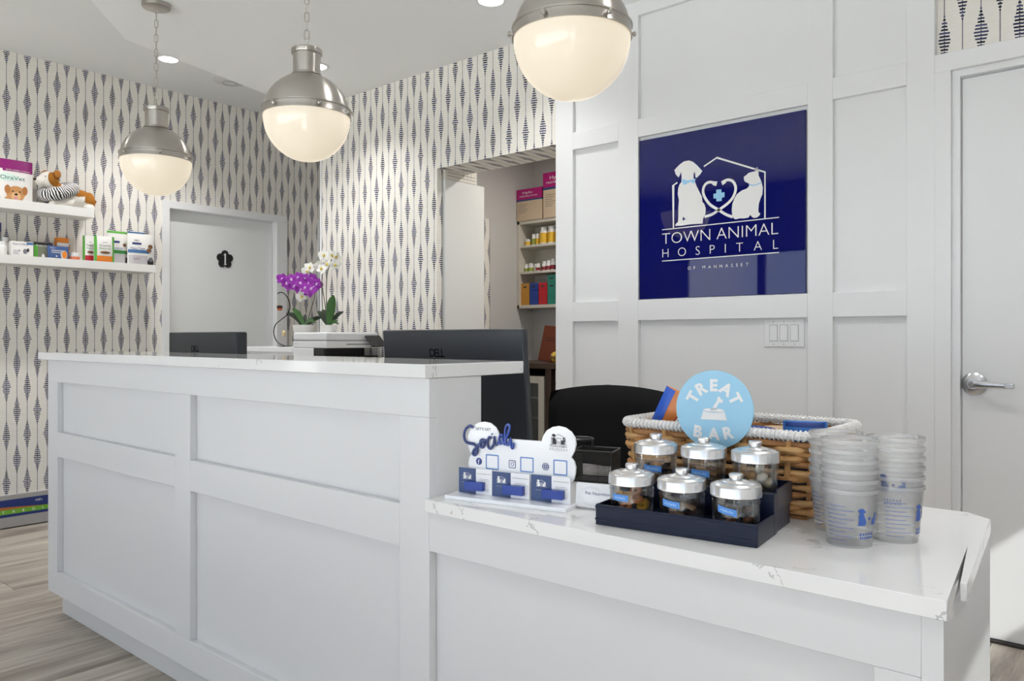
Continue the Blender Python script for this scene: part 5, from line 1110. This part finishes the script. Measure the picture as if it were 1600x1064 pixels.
# counter, drawers, fridge, folder
ct = thing('nook_counter', 'dark brown counter along the back of the supply nook', 'counter', (-3.0, 4.46, 0)); boxo('top', (-.878, -.27, .915), (.9, .318, .952), WOODB, ct, .002); boxo('side_panel', (-.878, -.2, 0), (-.86, .315, .915), WOODB, ct); boxo('back_panel', (-.86, .3, 0), (.9, .318, .915), mat('nook_shade_panel', (.02, .015, .012), .6), ct); boxo('divider', (-.32, -.24, 0), (-.27, .3, .915), WOODB, ct)  # near-black back panel stands in for shade under the counter
dr = thing('drawer_unit', 'white drawer unit under the nook counter', 'drawers', (-2.95, 4.45, 0)); boxo('body', (-.29, -.2, 0), (.29, .24, .91), CABW, dr)
for z0, z1 in ((.02, .36), (.37, .60), (.61, .81), (.82, .905)): boxo('drawer', (-.288, -.222, z0), (.288, -.2, z1), CABW, dr, .002)
fg = thing('glass_door_fridge', 'small white framed glass-door fridge under the nook counter', 'fridge', (-3.58, 4.47, 0)); boxo('body', (-.24, -.2, .0), (.24, .22, .85), mat('fridge_inside', (.2, .2, .2), .5), fg, .004)
for lo, hi in (((-.24, -.24, .0), (-.19, -.2, .86)), ((.19, -.24, .0), (.24, -.2, .86)), ((-.19, -.24, .0), (.19, -.2, .05)), ((-.19, -.24, .81), (.19, -.2, .86))): boxo('door_frame', lo, hi, CREAM, fg, .002)
boxo('door_glass', (-.19, -.225, .05), (.19, -.22, .81), clearmat('fridge_glass', (.8, .82, .82), .2), fg)
for z_ in (.2, .38, .56, .7): boxo('rack', (-.19, -.215, z_), (.19, -.2, z_ + .012), mat('fridge_rack', (.5, .5, .5), .4), fg)
fo = thing('brown_folder', 'reddish brown folder leaning on the nook counter', 'folder', (-3.47, 4.44, .957)); MB().box((-.085, -.012, 0), (.085, .012, .26), Matrix.Rotation(-.22, 4, 'X') @ Matrix.Rotation(.08, 4, 'Y')).build('cover', mat('brown_leather', srgb(112, 52, 28), .5), fo, .002)
lm = MB().box((-.05, -.0135, .15), (.04, -.012, .154), Matrix.Rotation(-.22, 4, 'X') @ Matrix.Rotation(.08, 4, 'Y')).box((-.05, -.0135, .17), (.05, -.012, .174), Matrix.Rotation(-.22, 4, 'X') @ Matrix.Rotation(.08, 4, 'Y')); lm.build('stamped_line', mat('brown_dark', (.03, .012, .008), .6), fo)
gl = thing('striped_ball', 'yellow striped ball on the nook counter beside the white wall', 'ball', (-3.31, 4.33, .952)); MB().ball((0, 0, .04), .04, 18, 12).build('ball', mat('ball_yellow', srgb(210, 170, 60), .5), gl)
for a, c_ in ((.0, (180, 90, 40)), (.5, (90, 120, 50)), (-.5, (60, 70, 80))): MB().tube([(.0405 * math.cos(q) * math.cos(a), .0405 * math.sin(q), .04 + .0405 * math.cos(q) * math.sin(a)) for q in [2 * math.pi * i / 24 for i in range(24)]], .003, 5, closed=True).build('stripe', PM('ballstripe%d' % c_[0], c_), gl)
nl = bpy.data.lights.new('nook_fill_light', 'AREA'); nl.shape = 'DISK'; nl.size = .16; nl.energy = 12; nl.color = (1, .96, .9); no_ = bpy.data.objects.new('nook_fill_light', nl); COL.objects.link(no_); no_.location = (-2.75, 4.1, HN - .01)  # unseen lamp without a fixture, added to brighten the nook
